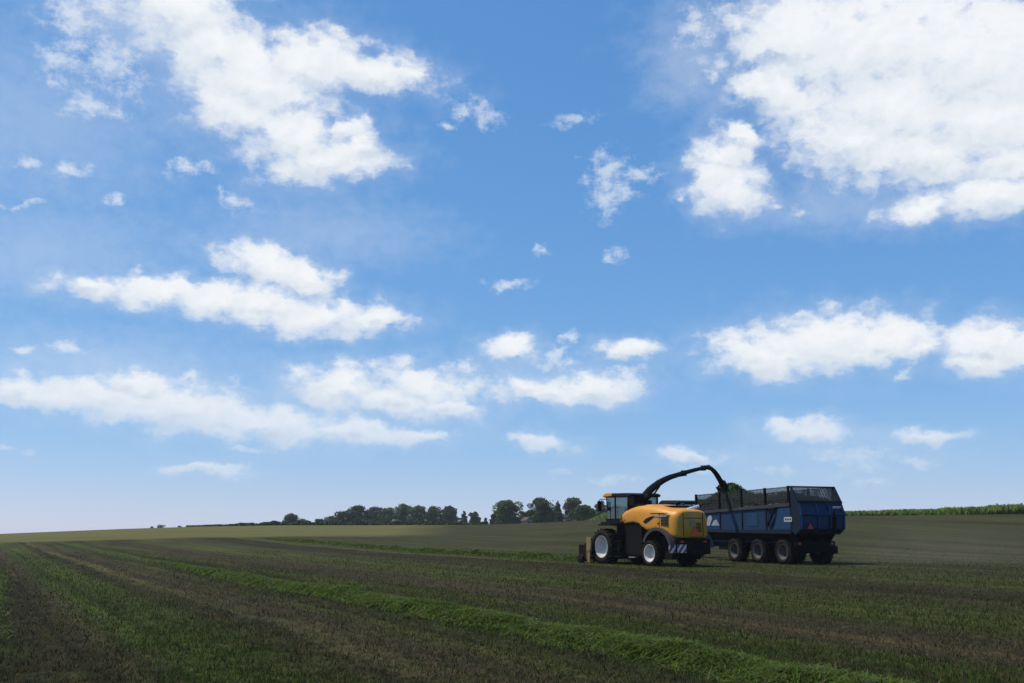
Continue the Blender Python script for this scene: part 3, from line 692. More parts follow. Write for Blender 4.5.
fl = MB(); fl.tube([P(7.95, 4.55), P(8.16, 4.30), P(8.22, 4.02)], [(.21, .17), (.24, .13), (.25, .09)], 8, sq=True); fl.tube([P(7.72, 4.30), P(7.45, 4.18), P(7.65, 4.02)], [(.16, .09), (.14, .1), (.1, .05)], 8, sq=True); fl.build('spout_flap', 'black', spo)
sy = MB(); sy.tube([P(-.1, 3.2), P(.9, 3.72), P(1.4, 4.12)], .05, 8); sy.build('lift_cylinder', 'black', spo)

# pick-up header
hdr = MB(); hdr.span(1.0, 1.18, -1.45, 1.45, .35, 1.25); hdr.span(.5, 1.0, -.5, .5, .5, 1.1); hdr.span(.95, 1.05, -1.62, 1.62, 1.25, 1.38)
hp = hdr.build('pickup_header', 'cream', H, bevel=.02)
for s in (1, -1):
    e = MB(); e.prism([(.70, .70), (1.0, .62), (1.06, .95), (1.05, 1.30), (.98, 1.38), (.64, 1.40), (.62, .95)], 1, s * 1.62, s * 1.72); e.build('end_plate', 'cream', hp, bevel=.02)
    e = MB(); e.prism([(.78, .10), (.96, .08), (1.0, .66), (.74, .72)], 1, s * 1.62, s * 1.70); e.build('skid_strut', 'cream', hp)
    e = MB(); e.span(.98, 1.14, s * 1.60 - .05, s * 1.60 + .09, .22, .86); e.build('drive_guard', 'rust', hp)
    e = MB(); e.prism([(.55, .02), (1.3, .02), (1.45, .14), (1.3, .10), (.55, .10)], 1, s * 1.60, s * 1.76); e.build('skid_shoe', 'rust', hp)
    b_ = MB(); b_.span(1.1, 1.85, s * 1.60 - .06, s * 1.60 + .06, .15, 1.0); b_.build('drive_cover', 'black', hp)
    gw = MB().lathe([(0, -.1), (.2, -.1), (.25, -.07), (.25, .07), (.2, .1), (0, .1)], 20, (1.45, s * 1.80, .25)); gw.build('gauge_wheel', 'rubber', hp)
rl = MB(); rl.tube([(1.5, -1.55, .42), (1.5, 1.55, .42)], .22, 14)
for k in range(16):
    for j in range(5):
        a = j * 1.2566 + k * .3; yy = -1.5 + k * .2; c = Vector((1.5 + .3 * math.cos(a), yy, .42 + .3 * math.sin(a))); rl.box(c, (.2, .02, .02), Matrix.Rotation(-a, 3, 'Y'))
rl.build('pickup_reel', 'black', hp)
ro = MB(); ro.tube([(1.9, -1.5, .75), (1.9, 1.5, .75)], .16, 14)
for s in (1, -1): ro.tube([(1.1, s * 1.52, 1.2), (1.9, s * 1.52, .75)], .04, 6)
ro.build('crop_roller', 'black', hp)

# ------------------------------------------------------------------ silage trailer
T = thing('silage_trailer', 'dark blue three axle silage trailer with tall dusty grey side extensions', 'trailer', (15.4667, 53.8291, -.03), R(112))
body = MB(); hw = 1.42; th_ = .06
ztop = lambda x: 3.16 - (x + 1.4) * .033        # top of the solid sides
zext = lambda x: 4.02 - (x + .85) * .02         # top of the extensions
xs0, xs1 = -.9, 8.15
for s in (1, -1):
    body.prism([(xs0, 1.62), (xs1, 1.72), (xs1, ztop(xs1)), (xs0, ztop(xs0))], 1, s * (hw - th_), s * hw)
    belly = MB()   # sloped belly plate, coloured black to stand in for underside shade
    a0, a1 = s * hw, s * 1.0
    belly.add([(xs0, a0, 1.62), (xs1, a0, 1.72), (xs1, a1, 1.18), (xs0, a1, 1.12), (xs0, a0 - s * .06, 1.66), (xs1, a0 - s * .06, 1.76), (xs1, a1, 1.24), (xs0, a1, 1.18)],
             [(0, 1, 2, 3), (4, 5, 6, 7), (0, 1, 5, 4), (2, 3, 7, 6), (0, 3, 7, 4), (1, 2, 6, 5)])
    belly.build('belly_plate', 'black', T)
body.span(xs0, xs1, -1.02, 1.02, 1.10, 1.18)
body.prism([(-1.0, 1.18), (1.0, 1.18), (hw - th_, 1.72), (hw - th_, ztop(xs1)), (-hw + th_, ztop(xs1)), (-hw + th_, 1.72)], 0, xs1 - .06, xs1)
bd = body.build('body', 'blue', T)
posts = [8.08, 5.62, 3.44, 1.23, -.78]
for s in (1, -1):
    for x in posts[1:4]:
        m = MB(); m.span(x - .05, x + .05, s * (hw + .002), s * (hw + .05), 1.66, ztop(x) - .12); m.build('side_rib', 'dark_blue', bd)
    m = MB(); m.prism([(xs0, ztop(xs0) - .14), (xs1, ztop(xs1) - .14), (xs1, ztop(xs1) + .02), (xs0, ztop(xs0) + .02)], 1, s * (hw + .003), s * (hw + .08)); m.build('top_rail', 'mesh', bd)
    m = MB(); m.prism([(xs0, 1.58), (xs1, 1.66), (xs1, 1.82), (xs0, 1.76)], 1, s * (hw + .003), s * (hw + .06)); m.build('bottom_rail', 'dark_blue', bd)
    # brighter rear quarter panel and second bay panel
    m = MB(); m.prism([(-.86, 1.80), (.55, 1.80), (.1, ztop(.1) - .16), (-.86, ztop(-.86) - .16)], 1, s * (hw + .002), s * (hw + .035)); m.build('rear_quarter_panel', 'blue_light', bd)
    m = MB(); m.span(2.0, 2.95, s * (hw + .002), s * (hw + .02), 1.98, 2.7); m.build('side_panel', 'blue_light', bd)
    # extension: frames and slatted mesh
    for a, b in zip(posts[1:], posts[:-1]):
        m = MB()
        m.prism([(a + .05, zext(a) - .06), (b - .05, zext(b) - .06), (b - .05, zext(b)), (a + .05, zext(a))], 1, s * (hw - .05), s * hw)
        nb = 11
        for k in range(nb):
            f0 = k / nb; f1 = (k + 1) / nb; dy = .012 * (k % 2)
            zz = lambda x, f_: ztop(x) + .03 + (zext(x) - .06 - ztop(x) - .03) * f_
            m.prism([(a + .05, zz(a, f0)), (b - .05, zz(b, f0)), (b - .05, zz(b, f1)), (a + .05, zz(a, f1))], 1, s * (hw - .03), s * (hw - .022 + dy))
        n_v = 6
        for k in range(1, n_v):
            x = a + (b - a) * k / n_v; m.span(x - .012, x + .012, s * (hw - .034), s * (hw - .002), ztop(x), zext(x) - .02)
        m.build('extension_panel', 'wire', T)
    for x in posts:
        m = MB(); m.span(x - .06, x + .06, s * (hw - .04), s * (hw + .07), ztop(x) + .02, zext(x) + .03); m.build('extension_post', 'black', T)
m = MB(); m.span(8.09, 8.14, -hw, hw, ztop(8.1) + .02, zext(8.1) - .25)
for k in range(9): m.span(8.14, 8.17, -1.3 + k * .32, -1.26 + k * .32, ztop(8.1), zext(8.1) - .2)
m.build('front_extension', 'mesh', T)
# tailgate
prof = [(-.93, 4.0), (-1.42, 3.22), (-1.66, 2.62), (-1.60, 1.85), (-1.16, 1.56)]
inn = [(x + .09, z) for x, z in prof]
tg = MB(); tg.prism(prof[1:] + inn[1:][::-1], 1, -hw, hw)
tgo = tg.build('tailgate', 'blue', T)
for s in (1, -1):
    m = MB(); m.prism([(xs0 - .02, 1.7), (xs0 - .02, zext(xs0)), (-.97, 3.98), (-1.40, 3.2), (-1.60, 2.62), (-1.54, 1.87), (-1.12, 1.6)], 1, s * (hw - .05), s * (hw + .005)); m.build('tailgate_side', 'dark_blue', tgo)
up = MB()
for k in range(10):
    f0, f1 = k / 10, (k + 1) / 10; dx = .015 * (k % 2)
    g = lambda f: (prof[1][0] + (prof[0][0] - prof[1][0]) * f, prof[1][1] + (prof[0][1] - prof[1][1]) * f)
    (xa, za), (xb, zb) = g(f0), g(f1)
    up.prism([(xa - dx, za), (xb - dx, zb), (xb + .03, zb), (xa + .03, za)], 1, -hw + .06, hw - .06)
up.build('tailgate_mesh', 'wire', tgo)
fr = MB()
for yy in (-hw + .03, hw - .03): fr.tube([(prof[0][0], yy, 4.02), (prof[1][0], yy, 3.22)], .045, 4, sq=True)
fr.tube([(prof[0][0], -hw, 4.0), (prof[0][0], hw, 4.0)], .04, 4, sq=True); fr.tube([(-1.45, -hw, 3.2), (-1.45, hw, 3.2)], .06, 4, sq=True); fr.build('tailgate_frame', 'dark_blue', tgo)
rbm = MB()
for yy in (-hw + .08, -.48, .30, hw - .08):
    rbm.tube([(-1.46, yy, 3.16), (-1.69, yy, 2.62), (-1.63, yy, 1.87), (-1.2, yy, 1.58)], .045, 4, sq=True)
rbm.tube([(-1.685, -hw, 2.60), (-1.685, hw, 2.60)], .06, 4, sq=True)
rbm.build('tailgate_rib', 'blue_light', tgo)
hat = MB(); hat.prism([(-1.70, 2.45), (-1.655, 1.80), (-1.61, 1.80), (-1.65, 2.45)], 1, -.85, -.40); hat.tube([(-1.78, -.62, 2.75), (-1.74, -.62, 1.7)], .05, 6); hat.build('discharge_hatch', 'black', tgo)
tri = MB(); tri.prism([(.70, 1.82), (1.06, 1.82), (.88, 2.13)], 0, -1.73, -1.68); tri.build('warning_triangle', 'pink_red', tgo)
m = MB()
m.box((-1.63, -.95, 2.93), (.02, .5, .10), Matrix.Rotation(R(-24), 3, 'Y')); m.build('marker_plate', 'plate', tgo)
m = MB(); m.span(-1.0, -.36, hw + .036, hw + .05, 2.20, 2.44); m.build('number_plate', 'plate', bd)
lt = MB()
for k in range(3): lt.span(-.94 + k * .18, -.82 + k * .18, hw + .05, hw + .056, 2.27, 2.37)
lt.build('plate_characters', 'dark_blue', bd)
# pale lettering mark on the front of the side
lg = MB(); lg.prism([(7.15, 2.02), (6.85, 2.55), (6.55, 2.62), (6.45, 2.42), (6.72, 2.02)], 1, hw + .002, hw + .012)
lg.prism([(6.55, 2.02), (6.25, 2.32), (6.0, 2.36), (5.7, 2.02)], 1, hw + .002, hw + .012); lg.build('side_emblem', 'logo', bd)
# hydraulic ram and hoses on the side
for s in (1, -1):
    m = MB(); m.tube([(.95, s * (hw + .12), 2.0), (.55, s * (hw + .12), 2.55)], .06, 8); m.tube([(.55, s * (hw + .12), 2.55), (.25, s * (hw + .12), 2.95)], .035, 8); m.tube([(1.05, s * (hw + .1), 2.9), (.3, s * (hw + .1), 2.88)], .05, 8)
    m.tube([(1.0, s * (hw + .08), 2.9), (1.1, s * (hw + .09), 2.4), (.95, s * (hw + .1), 2.0)], .025, 6); m.build('tailgate_ram', 'black', T)
chs = MB()
for s in (1, -1): chs.span(-.9, 8.3, s * .5 - .08, s * .5 + .08, .82, 1.10)
for x in (4.4, 2.2, 0.): chs.span(x - .07, x + .07, -1.05, 1.05, .57, .72); 
for s in (1, -1):
    for x in (4.4, 2.2, 0.): chs.tube([(x + .6, s * .7, .86), (x, s * .7, .70), (x - .6, s * .7, .86)], .05, 6)
chs.span(5.6, 6.4, -1.05, 1.05, .65, 1.1); chs.span(-.98, -.86, -1.25, 1.25, .62, 1.2)
chs.build('chassis', 'black', T)
dbm = MB(); dbm.tube([(8.2, .45, .95), (10.4, .06, .72)], .09, 6); dbm.tube([(8.2, -.45, .95), (10.4, -.06, .72)], .09, 6); dbm.span(10.3, 10.75, -.08, .08, .62, .74); dbm.build('drawbar', 'black', T)
st = MB(); st.tube([(9.0, .7, .02), (9.0, .7, 1.2)], .06, 8); st.span(8.9, 9.1, .6, .8, 0, .04); st.build('parking_stand', 'black', T)
for s in (1, -1):
    MB().span(-1.0, -.985, s * 1.05 - .1, s * 1.05 + .1, 1.02, 1.14).build('tail_light', 'pink_red', T)
    mf = MB(); mf.span(-.98, -.955, s * 1.15 - .24, s * 1.15 + .24, .55, .95); mf.build('mud_flap', 'black', T)
    for x in (4.4, 2.2, 0.): make_wheel('wheel', .66, .40, .66, T, x, s * 1.09, s, 'grey_rim', 26)

# forage in the trailer
def forage():
    nx, ny = 90, 30; xs = np.linspace(-.7, 8.05, nx); ys = np.linspace(-1.34, 1.34, ny)
    X, Y = np.meshgrid(xs, ys, indexing='ij')
    Z = 3.5 + .78 * np.exp(-((X - 6.1) / .85) ** 2 - ((Y - .45) / .8) ** 2) + .50 * np.exp(-((X - 5.2) / .8) ** 2 - ((Y - .3) / .9) ** 2) + .10 * np.sin(X * 1.9) + .06 * np.sin(Y * 3 + X) + rng.normal(0, .02, X.shape)
    Z -= .25 * (np.abs(Y) / 1.34) ** 4
    Z = np.minimum(Z, 4.55)
    v = np.stack([X, Y, Z], -1).reshape(-1, 3)
    i, j = np.meshgrid(np.arange(nx - 1), np.arange(ny - 1), indexing='ij'); f = np.stack([i * ny + j, (i + 1) * ny + j, (i + 1) * ny + j + 1, i * ny + j + 1], -1).reshape(-1, 4)
    n = 14000; k = rng.integers(0, len(v), n); p = v[k] + rng.normal(0, .05, (n, 3)); a = rng.normal(size=(n, 3)) * .045; b = rng.normal(size=(n, 3)) * .03
    V = np.stack([p - a, p - b, p + a, p + b], 1).reshape(-1, 3)
    f2 = np.arange(n * 4).reshape(-1, 4) + len(v)
    o = numpy_mesh('forage_heap', np.vstack([v, V]), np.vstack([f, f2]), [veg('chopped_grass', (.022, .042, .010), (.042, .068, .018), 6, trans=.1)])
    o.location = T.location; o.rotation_euler = T.rotation_euler
    tag(o, 'dark green heap of chopped grass inside the blue trailer under the spout', 'forage', kind='stuff')
forage()

# ------------------------------------------------------------------ tractor ahead of the trailer
_c, _s = -math.sin(R(22)), math.cos(R(22))
tx, ty = 15.4667 + _c * 12.0, 53.8291 + _s * 12.0
K = thing('tractor', 'blue tractor pulling the trailer, mostly hidden behind the yellow harvester', 'tractor', (tx, ty, tz(tx, ty)), R(112))
for s in (1, -1):
    make_wheel('rear_wheel', .98, .58, .62, K, 0, s * .95, s, 'white_rim', 20); make_wheel('front_wheel', .74, .42, .5, K, 3.0, s * .92, s, 'white_rim', 20)
    arch(1.06, 1.12, 20, 165, s * .62, s * 1.25, 0, .98, 12).build('fender', 'dark_blue', K)
m = MB(); m.span(-.3, 3.3, -.38, .38, .7, 1.35); m.span(-.15, .15, -.9, .9, .85, 1.1); m.span(2.9, 3.1, -.85, .85, .65, .85); m.span(-1.3, -.3, -.1, .1, .62, .8); m.build('chassis', 'black', K, bevel=.03)
m = MB(); m.prism([(1.35, 1.3), (3.95, 1.25), (4.02, 1.75), (3.8, 2.0), (1.35, 2.18)], 1, -.48, .48); m.build('hood', 'blue', K, bevel=.06)
m = MB(); 
for s in (1, -1):
    m.tube([(1.25, s * .75, 1.45), (1.15, s * .78, 3.32)], .045, 6); m.tube([(.2, s * .82, 1.9), (.25, s * .82, 3.32)], .045, 6); m.tube([(-.55, s * .75, 1.9), (-.6, s * .78, 3.32)], .05, 6)
m.span(-.5, 1.25, -.8, .8, 1.4, 1.95)
kc = m.build('cab', 'black', K)
m = MB(); m.prism([(1.45, 3.32), (-.85, 3.32), (-.95, 3.46), (-.7, 3.56), (1.1, 3.60), (1.45, 3.46)], 1, -.92, .92); m.build('cab_roof', 'dark_blue', kc, bevel=.05)
MB().span(1.17, 1.18, -.74, .74, 1.98, 3.3).build('windscreen', 'glass', kc)
MB().span(-.575, -.565, -.74, .74, 1.98, 3.3).build('rear_window', 'glass', kc)
for s in (1, -1): MB().span(-.5, 1.1, s * .8 - .004, s * .8 + .004, 1.98, 3.3).build('door_window', 'glass', kc)
m = MB(); m.tube([(1.6, -.62, 1.8), (1.6, -.62, 3.2)], .07, 10); m.build('exhaust_pipe', 'black', K)
m = MB(); m.span(-.1, .35, -.25, .25, 1.95, 2.1); m.span(-.18, -.05, -.25, .25, 2.05, 2.75); m.build('driver_seat', 'seat', kc)
for s in (1, -1): MB().box((-.86, s * .55, 3.40), (.06, .26, .10)).build('work_light', 'white', kc)

# ------------------------------------------------------------------ sky and clouds
SUN_EL, SUN_AZ = 60., -84.
def AE(px, py):
    d = ray(px, py); d = d / np.linalg.norm(d)
    return np.array([math.atan2(d[0], d[1]), math.asin(d[2])]) * 100

# (px, py, rx, ry, tilt in degrees, clockwise on the picture)
BIG = [(185, 8, 62, 34, 10), (215, 45, 45, 30, 25), (255, 80, 70, 42, 20), (305, 62, 58, 30, 5), (368, 72, 56, 17, 8), (405, 78, 26, 10, 5), (235, 108, 42, 24, 20), (295, 135, 55, 28, 15), (325, 160, 56, 20, -3), (362, 150, 24, 14, -30),
       (345, 128, 22, 10, 0),
       (880, 40, 125, 62, 0), (800, 40, 62, 42, 10), (975, 55, 120, 75, 0), (900, 105, 105, 52, 8), (985, 115, 95, 48, 5), (850, 140, 70, 34, 10), (920, 150, 90, 26, 5), (1010, 160, 60, 18, 0), (790, 90, 40, 30, 30), (990, 192, 62, 17, -6), (930, 208, 32, 9, -10), (760, 85, 22, 14, 20),
       (724, 155, 26, 24, -20), (728, 188, 32, 25, 15), (738, 134, 24, 10, 10), (720, 175, 22, 20, 0), 
       (95, 287, 40, 8, 2), (170, 292, 52, 12, 3), (215, 300, 50, 15, 5), (272, 268, 46, 16, 14), (300, 278, 36, 14, 12), (265, 305, 62, 18, 6), (318, 318, 66, 15, 2), (375, 321, 30, 9, -3),
       (30, 392, 50, 14, 6), (100, 398, 60, 18, 8), (135, 384, 30, 12, 10), (180, 408, 85, 21, 9), (260, 421, 85, 17, 5), (350, 431, 75, 9, 4), (420, 435, 30, 5, 0),
       (340, 385, 40, 16, 10), (422, 388, 42, 19, 12), (395, 400, 55, 13, 4), (450, 405, 26, 9, 5),
       (545, 394, 44, 8, 0), (592, 389, 36, 12, -3), (525, 390, 22, 9, 5),
       (770, 356, 54, 20, 5), (825, 342, 82, 24, -4), (880, 338, 60, 16, 0), (920, 345, 26, 9, -6),
       (985, 345, 48, 21, 2), (1030, 350, 50, 20, 0), (975, 360, 30, 10, 0),
       (510, 347, 22, 11, 0), (630, 349, 23, 9, 3), (540, 441, 26, 8, 6), (212, 472, 34, 5, -2), (808, 430, 40, 9, 2), (785, 428, 18, 10, 0), (925, 435, 28, 6, -2), (690, 456, 26, 5, 0)]
THIN = [(75, 15, 40, 26, 20), (105, 60, 50, 30, 40), (95, 108, 40, 16, 22), (75, 100, 16, 10, 30), (60, 60, 30, 24, 0), (25, 165, 22, 10, 5), (72, 168, 18, 11, 20), (20, 205, 28, 4, 0), (118, 200, 14, 8, 10), (238, 206, 24, 9, 14), (220, 196, 10, 10, 40), (190, 170, 26, 10, -5), (135, 270, 12, 7, 0),
        (606, 172, 30, 26, 0), (604, 200, 24, 26, 5), (632, 174, 34, 12, -8), (612, 188, 26, 20, 0), (478, 112, 32, 15, 22), (450, 120, 12, 6, 0), (575, 120, 26, 10, 0), (700, 22, 34, 22, -10), (712, 70, 10, 18, 10), (740, 45, 20, 26, 0), (680, 198, 12, 9, 0), (800, 208, 14, 7, 0), (775, 205, 10, 8, 0), (870, 212, 14, 8, 0), (512, 284, 28, 8, 2), (615, 255, 12, 10, 0), (545, 250, 8, 5, 0),
        (20, 345, 24, 6, 0), (66, 348, 26, 9, 5), (190, 375, 16, 7, 0), (242, 385, 9, 7, 0), (470, 385, 50, 14, 5), (555, 360, 26, 9, -10), (568, 340, 12, 8, 0), (630, 372, 24, 10, 0), (575, 380, 36, 10, 0), (850, 458, 62, 13, 3), (780, 469, 26, 7, 0), (920, 463, 32, 7, 3), (865, 478, 36, 6, 0), (903, 374, 12, 9, 0), (560, 472, 22, 5, 0), (700, 470, 30, 6, 0), (10, 452, 26, 5, 0), (460, 365, 26, 8, 0), (610, 480, 30, 5, 0), (250, 450, 30, 4, 0)]

VEIL = [(40, 120, 190, 120, 10), (130, 30, 150, 60, 20), (30, 250, 200, 60, 0), (330, 230, 150, 40, 5), (540, 380, 150, 40, 0), (840, 455, 150, 34, 0), (100, 360, 200, 40, 5), (840, 210, 160, 30, 0), (690, 60, 60, 70, 0), (330, 400, 200, 40, 5)]
def build_world():
    w = bpy.data.worlds.new('World'); sc.world = w; w.use_nodes = True
    nt = w.node_tree; nt.nodes.clear(); lk = nt.links.new
    out = N(nt, 'ShaderNodeOutputWorld')
    sky = N(nt, 'ShaderNodeTexSky'); sky.sky_type = 'NISHITA'; sky.sun_disc = False
    sky.sun_elevation = R(SUN_EL); sky.sun_rotation = R(SUN_AZ); sky.air_density = SKY_AIR; sky.dust_density = SKY_DUST; sky.ozone_density = SKY_OZ; sky.altitude = 2000
    bg = N(nt, 'ShaderNodeBackground'); bg.inputs[1].default_value = SKY_STR
    tc = N(nt, 'ShaderNodeTexCoord'); sp = N(nt, 'ShaderNodeSeparateXYZ'); lk(tc.outputs['Generated'], sp.inputs[0])
    def mth(op, a, b=None, c=None, clamp=False):
        n = N(nt, 'ShaderNodeMath', operation=op); n.use_clamp = clamp
        for i, v in enumerate((a, b, c)):
            if v is None: continue
            if isinstance(v, (int, float)): n.inputs[i].default_value = v
            else: lk(v, n.inputs[i])
        return n.outputs[0]
    # the photograph's clear deep blue: a film-like response curve per channel
    sr = N(nt, 'ShaderNodeSeparateColor'); lk(sky.outputs[0], sr.inputs[0]); cs = N(nt, 'ShaderNodeCombineColor')
    for i, (g, a_) in enumerate(SKY_CURVE): lk(mth('MULTIPLY', mth('POWER', mth('MULTIPLY', sr.outputs[i], SKY_STR), g), a_ / SKY_STR), cs.inputs[i])
    lk(cs.outputs[0], bg.inputs[0])
    def vm(op, a, b=None, scale=None):
        n = N(nt, 'ShaderNodeVectorMath', operation=op)
        for i, v in enumerate((a, b)):
            if v is None: continue
            if isinstance(v, tuple): n.inputs[i].default_value = v
            else: lk(v, n.inputs[i])
        if scale is not None: n.inputs['Scale'].default_value = scale
        return n.outputs['Value' if op == 'LENGTH' else 'Vector']
    az = mth('MULTIPLY', mth('ARCTAN2', sp.outputs[0], sp.outputs[1]), 100.); el = mth('MULTIPLY', mth('ARCSINE', sp.outputs[2]), 100.)
    cb = N(nt, 'ShaderNodeCombineXYZ'); lk(az, cb.inputs[0]); lk(el, cb.inputs[1]); p0 = cb.outputs[0]
    def noise(vec, scale, detail, rough, col=False, lac=2.0):
        n = N(nt, 'ShaderNodeTexNoise'); n.inputs['Scale'].default_value = scale; n.inputs['Detail'].default_value = detail; n.inputs['Roughness'].default_value = rough; n.inputs['Lacunarity'].default_value = lac
        lk(vec, n.inputs['Vector']); return n.outputs['Color' if col else 'Fac']
    pn = vm('MULTIPLY', p0, (1., 1.35, 1.))
    w1 = vm('MULTIPLY', vm('SUBTRACT', noise(pn, .22, 2, .5, True), (.5, .5, .5)), (4.2, 2.6, 0.))
    w2 = vm('MULTIPLY', vm('SUBTRACT', noise(pn, .9, 4, .6, True), (.5, .5, .5)), (1.5, 1.2, 0.))
    p = vm('ADD', vm('ADD', p0, w1), w2)
    def blob(b, p):
        px, py, rx, ry, rot = b
        c = AE(px, py); th = math.radians(rot)
        ex = AE(px + math.cos(th), py + math.sin(th)) - c; ey = AE(px - math.sin(th), py + math.cos(th)) - c
        m = N(nt, 'ShaderNodeMapping', vector_type='TEXTURE')
        m.inputs['Location'].default_value = (c[0], c[1], 0); m.inputs['Rotation'].default_value = (0, 0, math.atan2(ex[1], ex[0]))
        m.inputs['Scale'].default_value = (rx * np.linalg.norm(ex), ry * np.linalg.norm(ey), 1.)
        lk(p, m.inputs['Vector']); return m.outputs[0]
    def field(blobs, low=False, after=None):
        acc = acl = None; pk = p
        if after is not None:
            cq = N(nt, 'ShaderNodeCombineXYZ'); lk(mth('MULTIPLY', after, 1e-7), cq.inputs[2]); pk = vm('ADD', p, cq.outputs[0])
        for i, b in enumerate(blobs):
            if i and i % 8 == 0:      # keeps the shader's evaluation in short batches
                cq = N(nt, 'ShaderNodeCombineXYZ'); lk(mth('MULTIPLY', acc, 1e-7), cq.inputs[2]); pk = vm('ADD', p, cq.outputs[0])
            v = blob(b, pk); d = vm('LENGTH', v)
            acc = d if acc is None else mth('SMOOTH_MIN', acc, d, .25)
            if low:
                dl = vm('LENGTH', vm('ADD', v, (0, .45, 0)))
                acl = dl if acl is None else mth('SMOOTH_MIN', acl, dl, .25)
        return acc, acl
    fB, fL = field(BIG, True); fT, _ = field(THIN, after=fB)
    n1 = noise(vm('ADD', pn, w2), .34, 9, .57); n1o = noise(vm('ADD', vm('ADD', pn, w2), (-.55, .75, 0.)), .34, 5, .55)
    nf = mth('MULTIPLY', mth('SUBTRACT', n1, .5), 2.6)
    # dense clouds
    qB = mth('SUBTRACT', 1.05, mth('ADD', fB, nf))
    dB = N(nt, 'ShaderNodeMapRange', interpolation_type='SMOOTHSTEP'); dB.inputs['From Min'].default_value = -.50; dB.inputs['From Max'].default_value = .58; lk(qB, dB.inputs['Value'])
    nw = noise(pn, .55, 8, .68)
    qT = mth('SUBTRACT', .95, mth('ADD', fT, mth('MULTIPLY', mth('SUBTRACT', nw, .5), 3.4)))
    dT = N(nt, 'ShaderNodeMapRange', interpolation_type='SMOOTHSTEP'); dT.inputs['From Min'].default_value = -.1; dT.inputs['From Max'].default_value = 1.15; dT.inputs['To Max'].default_value = .54; lk(qT, dT.inputs['Value'])
    inv = mth('MULTIPLY', mth('SUBTRACT', 1., mth('MULTIPLY', dB.outputs[0], .97)), mth('SUBTRACT', 1., dT.outputs[0]))
    # faint veils: round the big clouds and over the upper left
    hl = N(nt, 'ShaderNodeMapRange', interpolation_type='SMOOTHSTEP'); hl.inputs['From Min'].default_value = -1.5; hl.inputs['From Max'].default_value = .3; hl.inputs['To Max'].default_value = .15; lk(qB, hl.inputs['Value'])
    fV, _ = field(VEIL, after=fT)
    vl = N(nt, 'ShaderNodeMapRange', interpolation_type='SMOOTHSTEP'); vl.inputs['From Min'].default_value = -.3; vl.inputs['From Max'].default_value = 1.1; vl.inputs['To Max'].default_value = .20
    lk(mth('SUBTRACT', 1., mth('ADD', fV, mth('MULTIPLY', mth('SUBTRACT', nw, .5), 1.3))), vl.inputs['Value'])
    inv = mth('MULTIPLY', inv, mth('MULTIPLY', mth('SUBTRACT', 1., hl.outputs[0]), mth('SUBTRACT', 1., vl.outputs[0])))
    dens = mth('SUBTRACT', 1., inv)
    vp = mth('SUBTRACT', fL, fB); rel = mth('SUBTRACT', n1, n1o)
    sh = mth('ADD', mth('ADD', .68, mth('MULTIPLY', vp, .62)), mth('MULTIPLY', rel, 1.1), clamp=True)  # cloud shading put into the colour: paler tops, greyer bases, noise relief
    cr = N(nt, 'ShaderNodeValToRGB'); e = cr.color_ramp.elements; e[0].position = 0; e[0].color = (.56, .64, .75, 1); e[1].position = 1; e[1].color = (.93, .95, .97, 1)
    m_ = e.new(.5); m_.color = (.80, .85, .90, 1)
    sh = mth('ADD', sh, mth('MULTIPLY', mth('SUBTRACT', 1., dB.outputs[0]), .4), clamp=True)
    lk(sh, cr.inputs[0])
    # far low clouds sink into the pale air near the horizon
    lowf = N(nt, 'ShaderNodeMapRange'); lowf.inputs['From Min'].default_value = 2.; lowf.inputs['From Max'].default_value = 15.; lowf.inputs['To Min'].default_value = .35; lk(el, lowf.inputs['Value'])
    dens = mth('MULTIPLY', dens, lowf.outputs[0])
    bc = N(nt, 'ShaderNodeBackground'); bc.inputs[1].default_value = CLOUD_STR; lk(cr.outputs[0], bc.inputs[0])
    mx = N(nt, 'ShaderNodeMixShader'); lk(dens, mx.inputs[0]); lk(bg.outputs[0], mx.inputs[1]); lk(bc.outputs[0], mx.inputs[2]); lk(mx.outputs[0], out.inputs[0])
HAZE = .00018
SKY_AIR, SKY_DUST, SKY_OZ, SKY_STR, CLOUD_STR = 1.0, .6, 6.0, .10, 1.0
SKY_CURVE = ((.88, .93), (.57, .822), (.38, .965))
build_world()
sc.world.cycles.sampling_method = 'MANUAL'; sc.world.cycles.sample_map_resolution = 512

sl = bpy.data.lights.new('sun', 'SUN'); sl.energy = 4.6; sl.angle = R(.5); sl.color = (1, .90, .74)
so = bpy.data.objects.new('sun', sl); COL.objects.link(so)
a, e_ = R(SUN_AZ), R(SUN_EL); sd = Vector((math.sin(a) * math.cos(e_), math.cos(a) * math.cos(e_), math.sin(e_)))
so.rotation_euler = sd.to_track_quat('Z', 'Y').to_euler(); so.location = (-30, -10, 60)

# ------------------------------------------------------------------ air
hz = MB(); hz.span(-420, 420, -30, 640, -6, 34)
hm = bpy.data.materials.new('pale_air'); hm.use_nodes = True; hm.node_tree.nodes.clear()
ho = N(hm.node_tree, 'ShaderNodeOutputMaterial'); hv = N(hm.node_tree, 'ShaderNodeVolumePrincipled')
hv.inputs['Color'].default_value = (.86, .90, .95, 1); hv.inputs['Density'].default_value = HAZE; hv.inputs['Anisotropy'].default_value = .2
hm.node_tree.links.new(hv.outputs[0], ho.inputs['Volume'])
tag(hz.build('haze', hm), 'thin pale summer air over the whole field', 'haze', kind='stuff')

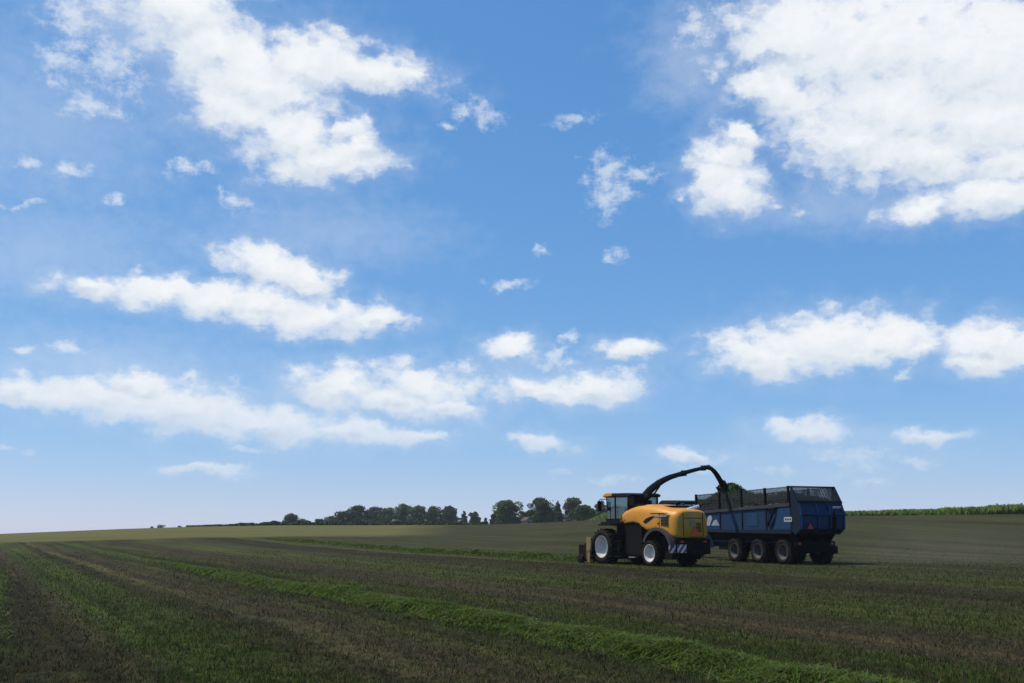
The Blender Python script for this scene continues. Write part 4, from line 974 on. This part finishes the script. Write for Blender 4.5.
def dust():
    bm = bmesh.new(); bmesh.ops.create_icosphere(bm, subdivisions=3, radius=1)
    for v in bm.verts: v.co = Vector((v.co.x * 8.5, v.co.y * 5.5, max(v.co.z, -.12) * 3.0))
    me = bpy.data.meshes.new('dust'); bm.to_mesh(me); bm.free(); o = bpy.data.objects.new('dust', me); COL.objects.link(o)
    o.location = (22.5, 54.5, .2)
    m = bpy.data.materials.new('field_dust'); m.use_nodes = True; nt = m.node_tree; nt.nodes.clear()
    ou = N(nt, 'ShaderNodeOutputMaterial'); v = N(nt, 'ShaderNodeVolumePrincipled'); v.inputs['Color'].default_value = (.62, .56, .46, 1)
    tc = N(nt, 'ShaderNodeTexCoord'); no = N(nt, 'ShaderNodeTexNoise'); no.inputs['Scale'].default_value = .35; no.inputs['Detail'].default_value = 3; nt.links.new(tc.outputs['Object'], no.inputs['Vector'])
    mp = N(nt, 'ShaderNodeMapping'); mp.inputs['Scale'].default_value = (1 / 8.5, 1 / 5.5, 1 / 3.0); nt.links.new(tc.outputs['Object'], mp.inputs[0])
    ln = N(nt, 'ShaderNodeVectorMath', operation='LENGTH'); nt.links.new(mp.outputs[0], ln.inputs[0])
    fo = N(nt, 'ShaderNodeMapRange', interpolation_type='SMOOTHSTEP'); fo.inputs['From Min'].default_value = 1.; fo.inputs['From Max'].default_value = .1; nt.links.new(ln.outputs['Value'], fo.inputs['Value'])
    k = N(nt, 'ShaderNodeMapRange'); k.inputs['From Min'].default_value = .3; k.inputs['From Max'].default_value = .7; k.inputs['To Max'].default_value = DUST; nt.links.new(no.outputs['Fac'], k.inputs['Value'])
    d = N(nt, 'ShaderNodeMath', operation='MULTIPLY'); nt.links.new(fo.outputs[0], d.inputs[0]); nt.links.new(k.outputs[0], d.inputs[1]); nt.links.new(d.outputs[0], v.inputs['Density'])
    nt.links.new(v.outputs[0], ou.inputs['Volume']); me.materials.append(m)
    tag(o, 'faint brownish dust hanging low behind the blue trailer', 'dust', kind='stuff')
DUST = .036
dust()

# ------------------------------------------------------------------ camera and render
cd = bpy.data.cameras.new('camera'); cd.lens = F / 1024 * 36; cd.sensor_width = 36; cd.clip_start = .1; cd.clip_end = 8000
co = bpy.data.objects.new('camera', cd); COL.objects.link(co); co.location = (0, 0, EYE); co.rotation_euler = (math.pi / 2 + PITCH, 0, 0)
sc.camera = co
sc.render.engine = 'CYCLES'; sc.render.resolution_x = 1024; sc.render.resolution_y = 683
sc.cycles.max_bounces = 6; sc.cycles.diffuse_bounces = 3; sc.cycles.glossy_bounces = 3; sc.cycles.transparent_max_bounces = 12; sc.cycles.caustics_reflective = False; sc.cycles.caustics_refractive = False
sc.cycles.use_denoising = True; sc.cycles.use_adaptive_sampling = True; sc.cycles.adaptive_threshold = .015
sc.view_settings.view_transform = 'Standard'; sc.view_settings.look = 'None'; sc.view_settings.exposure = 0; sc.view_settings.gamma = 1; sc.view_settings.use_curve_mapping = False
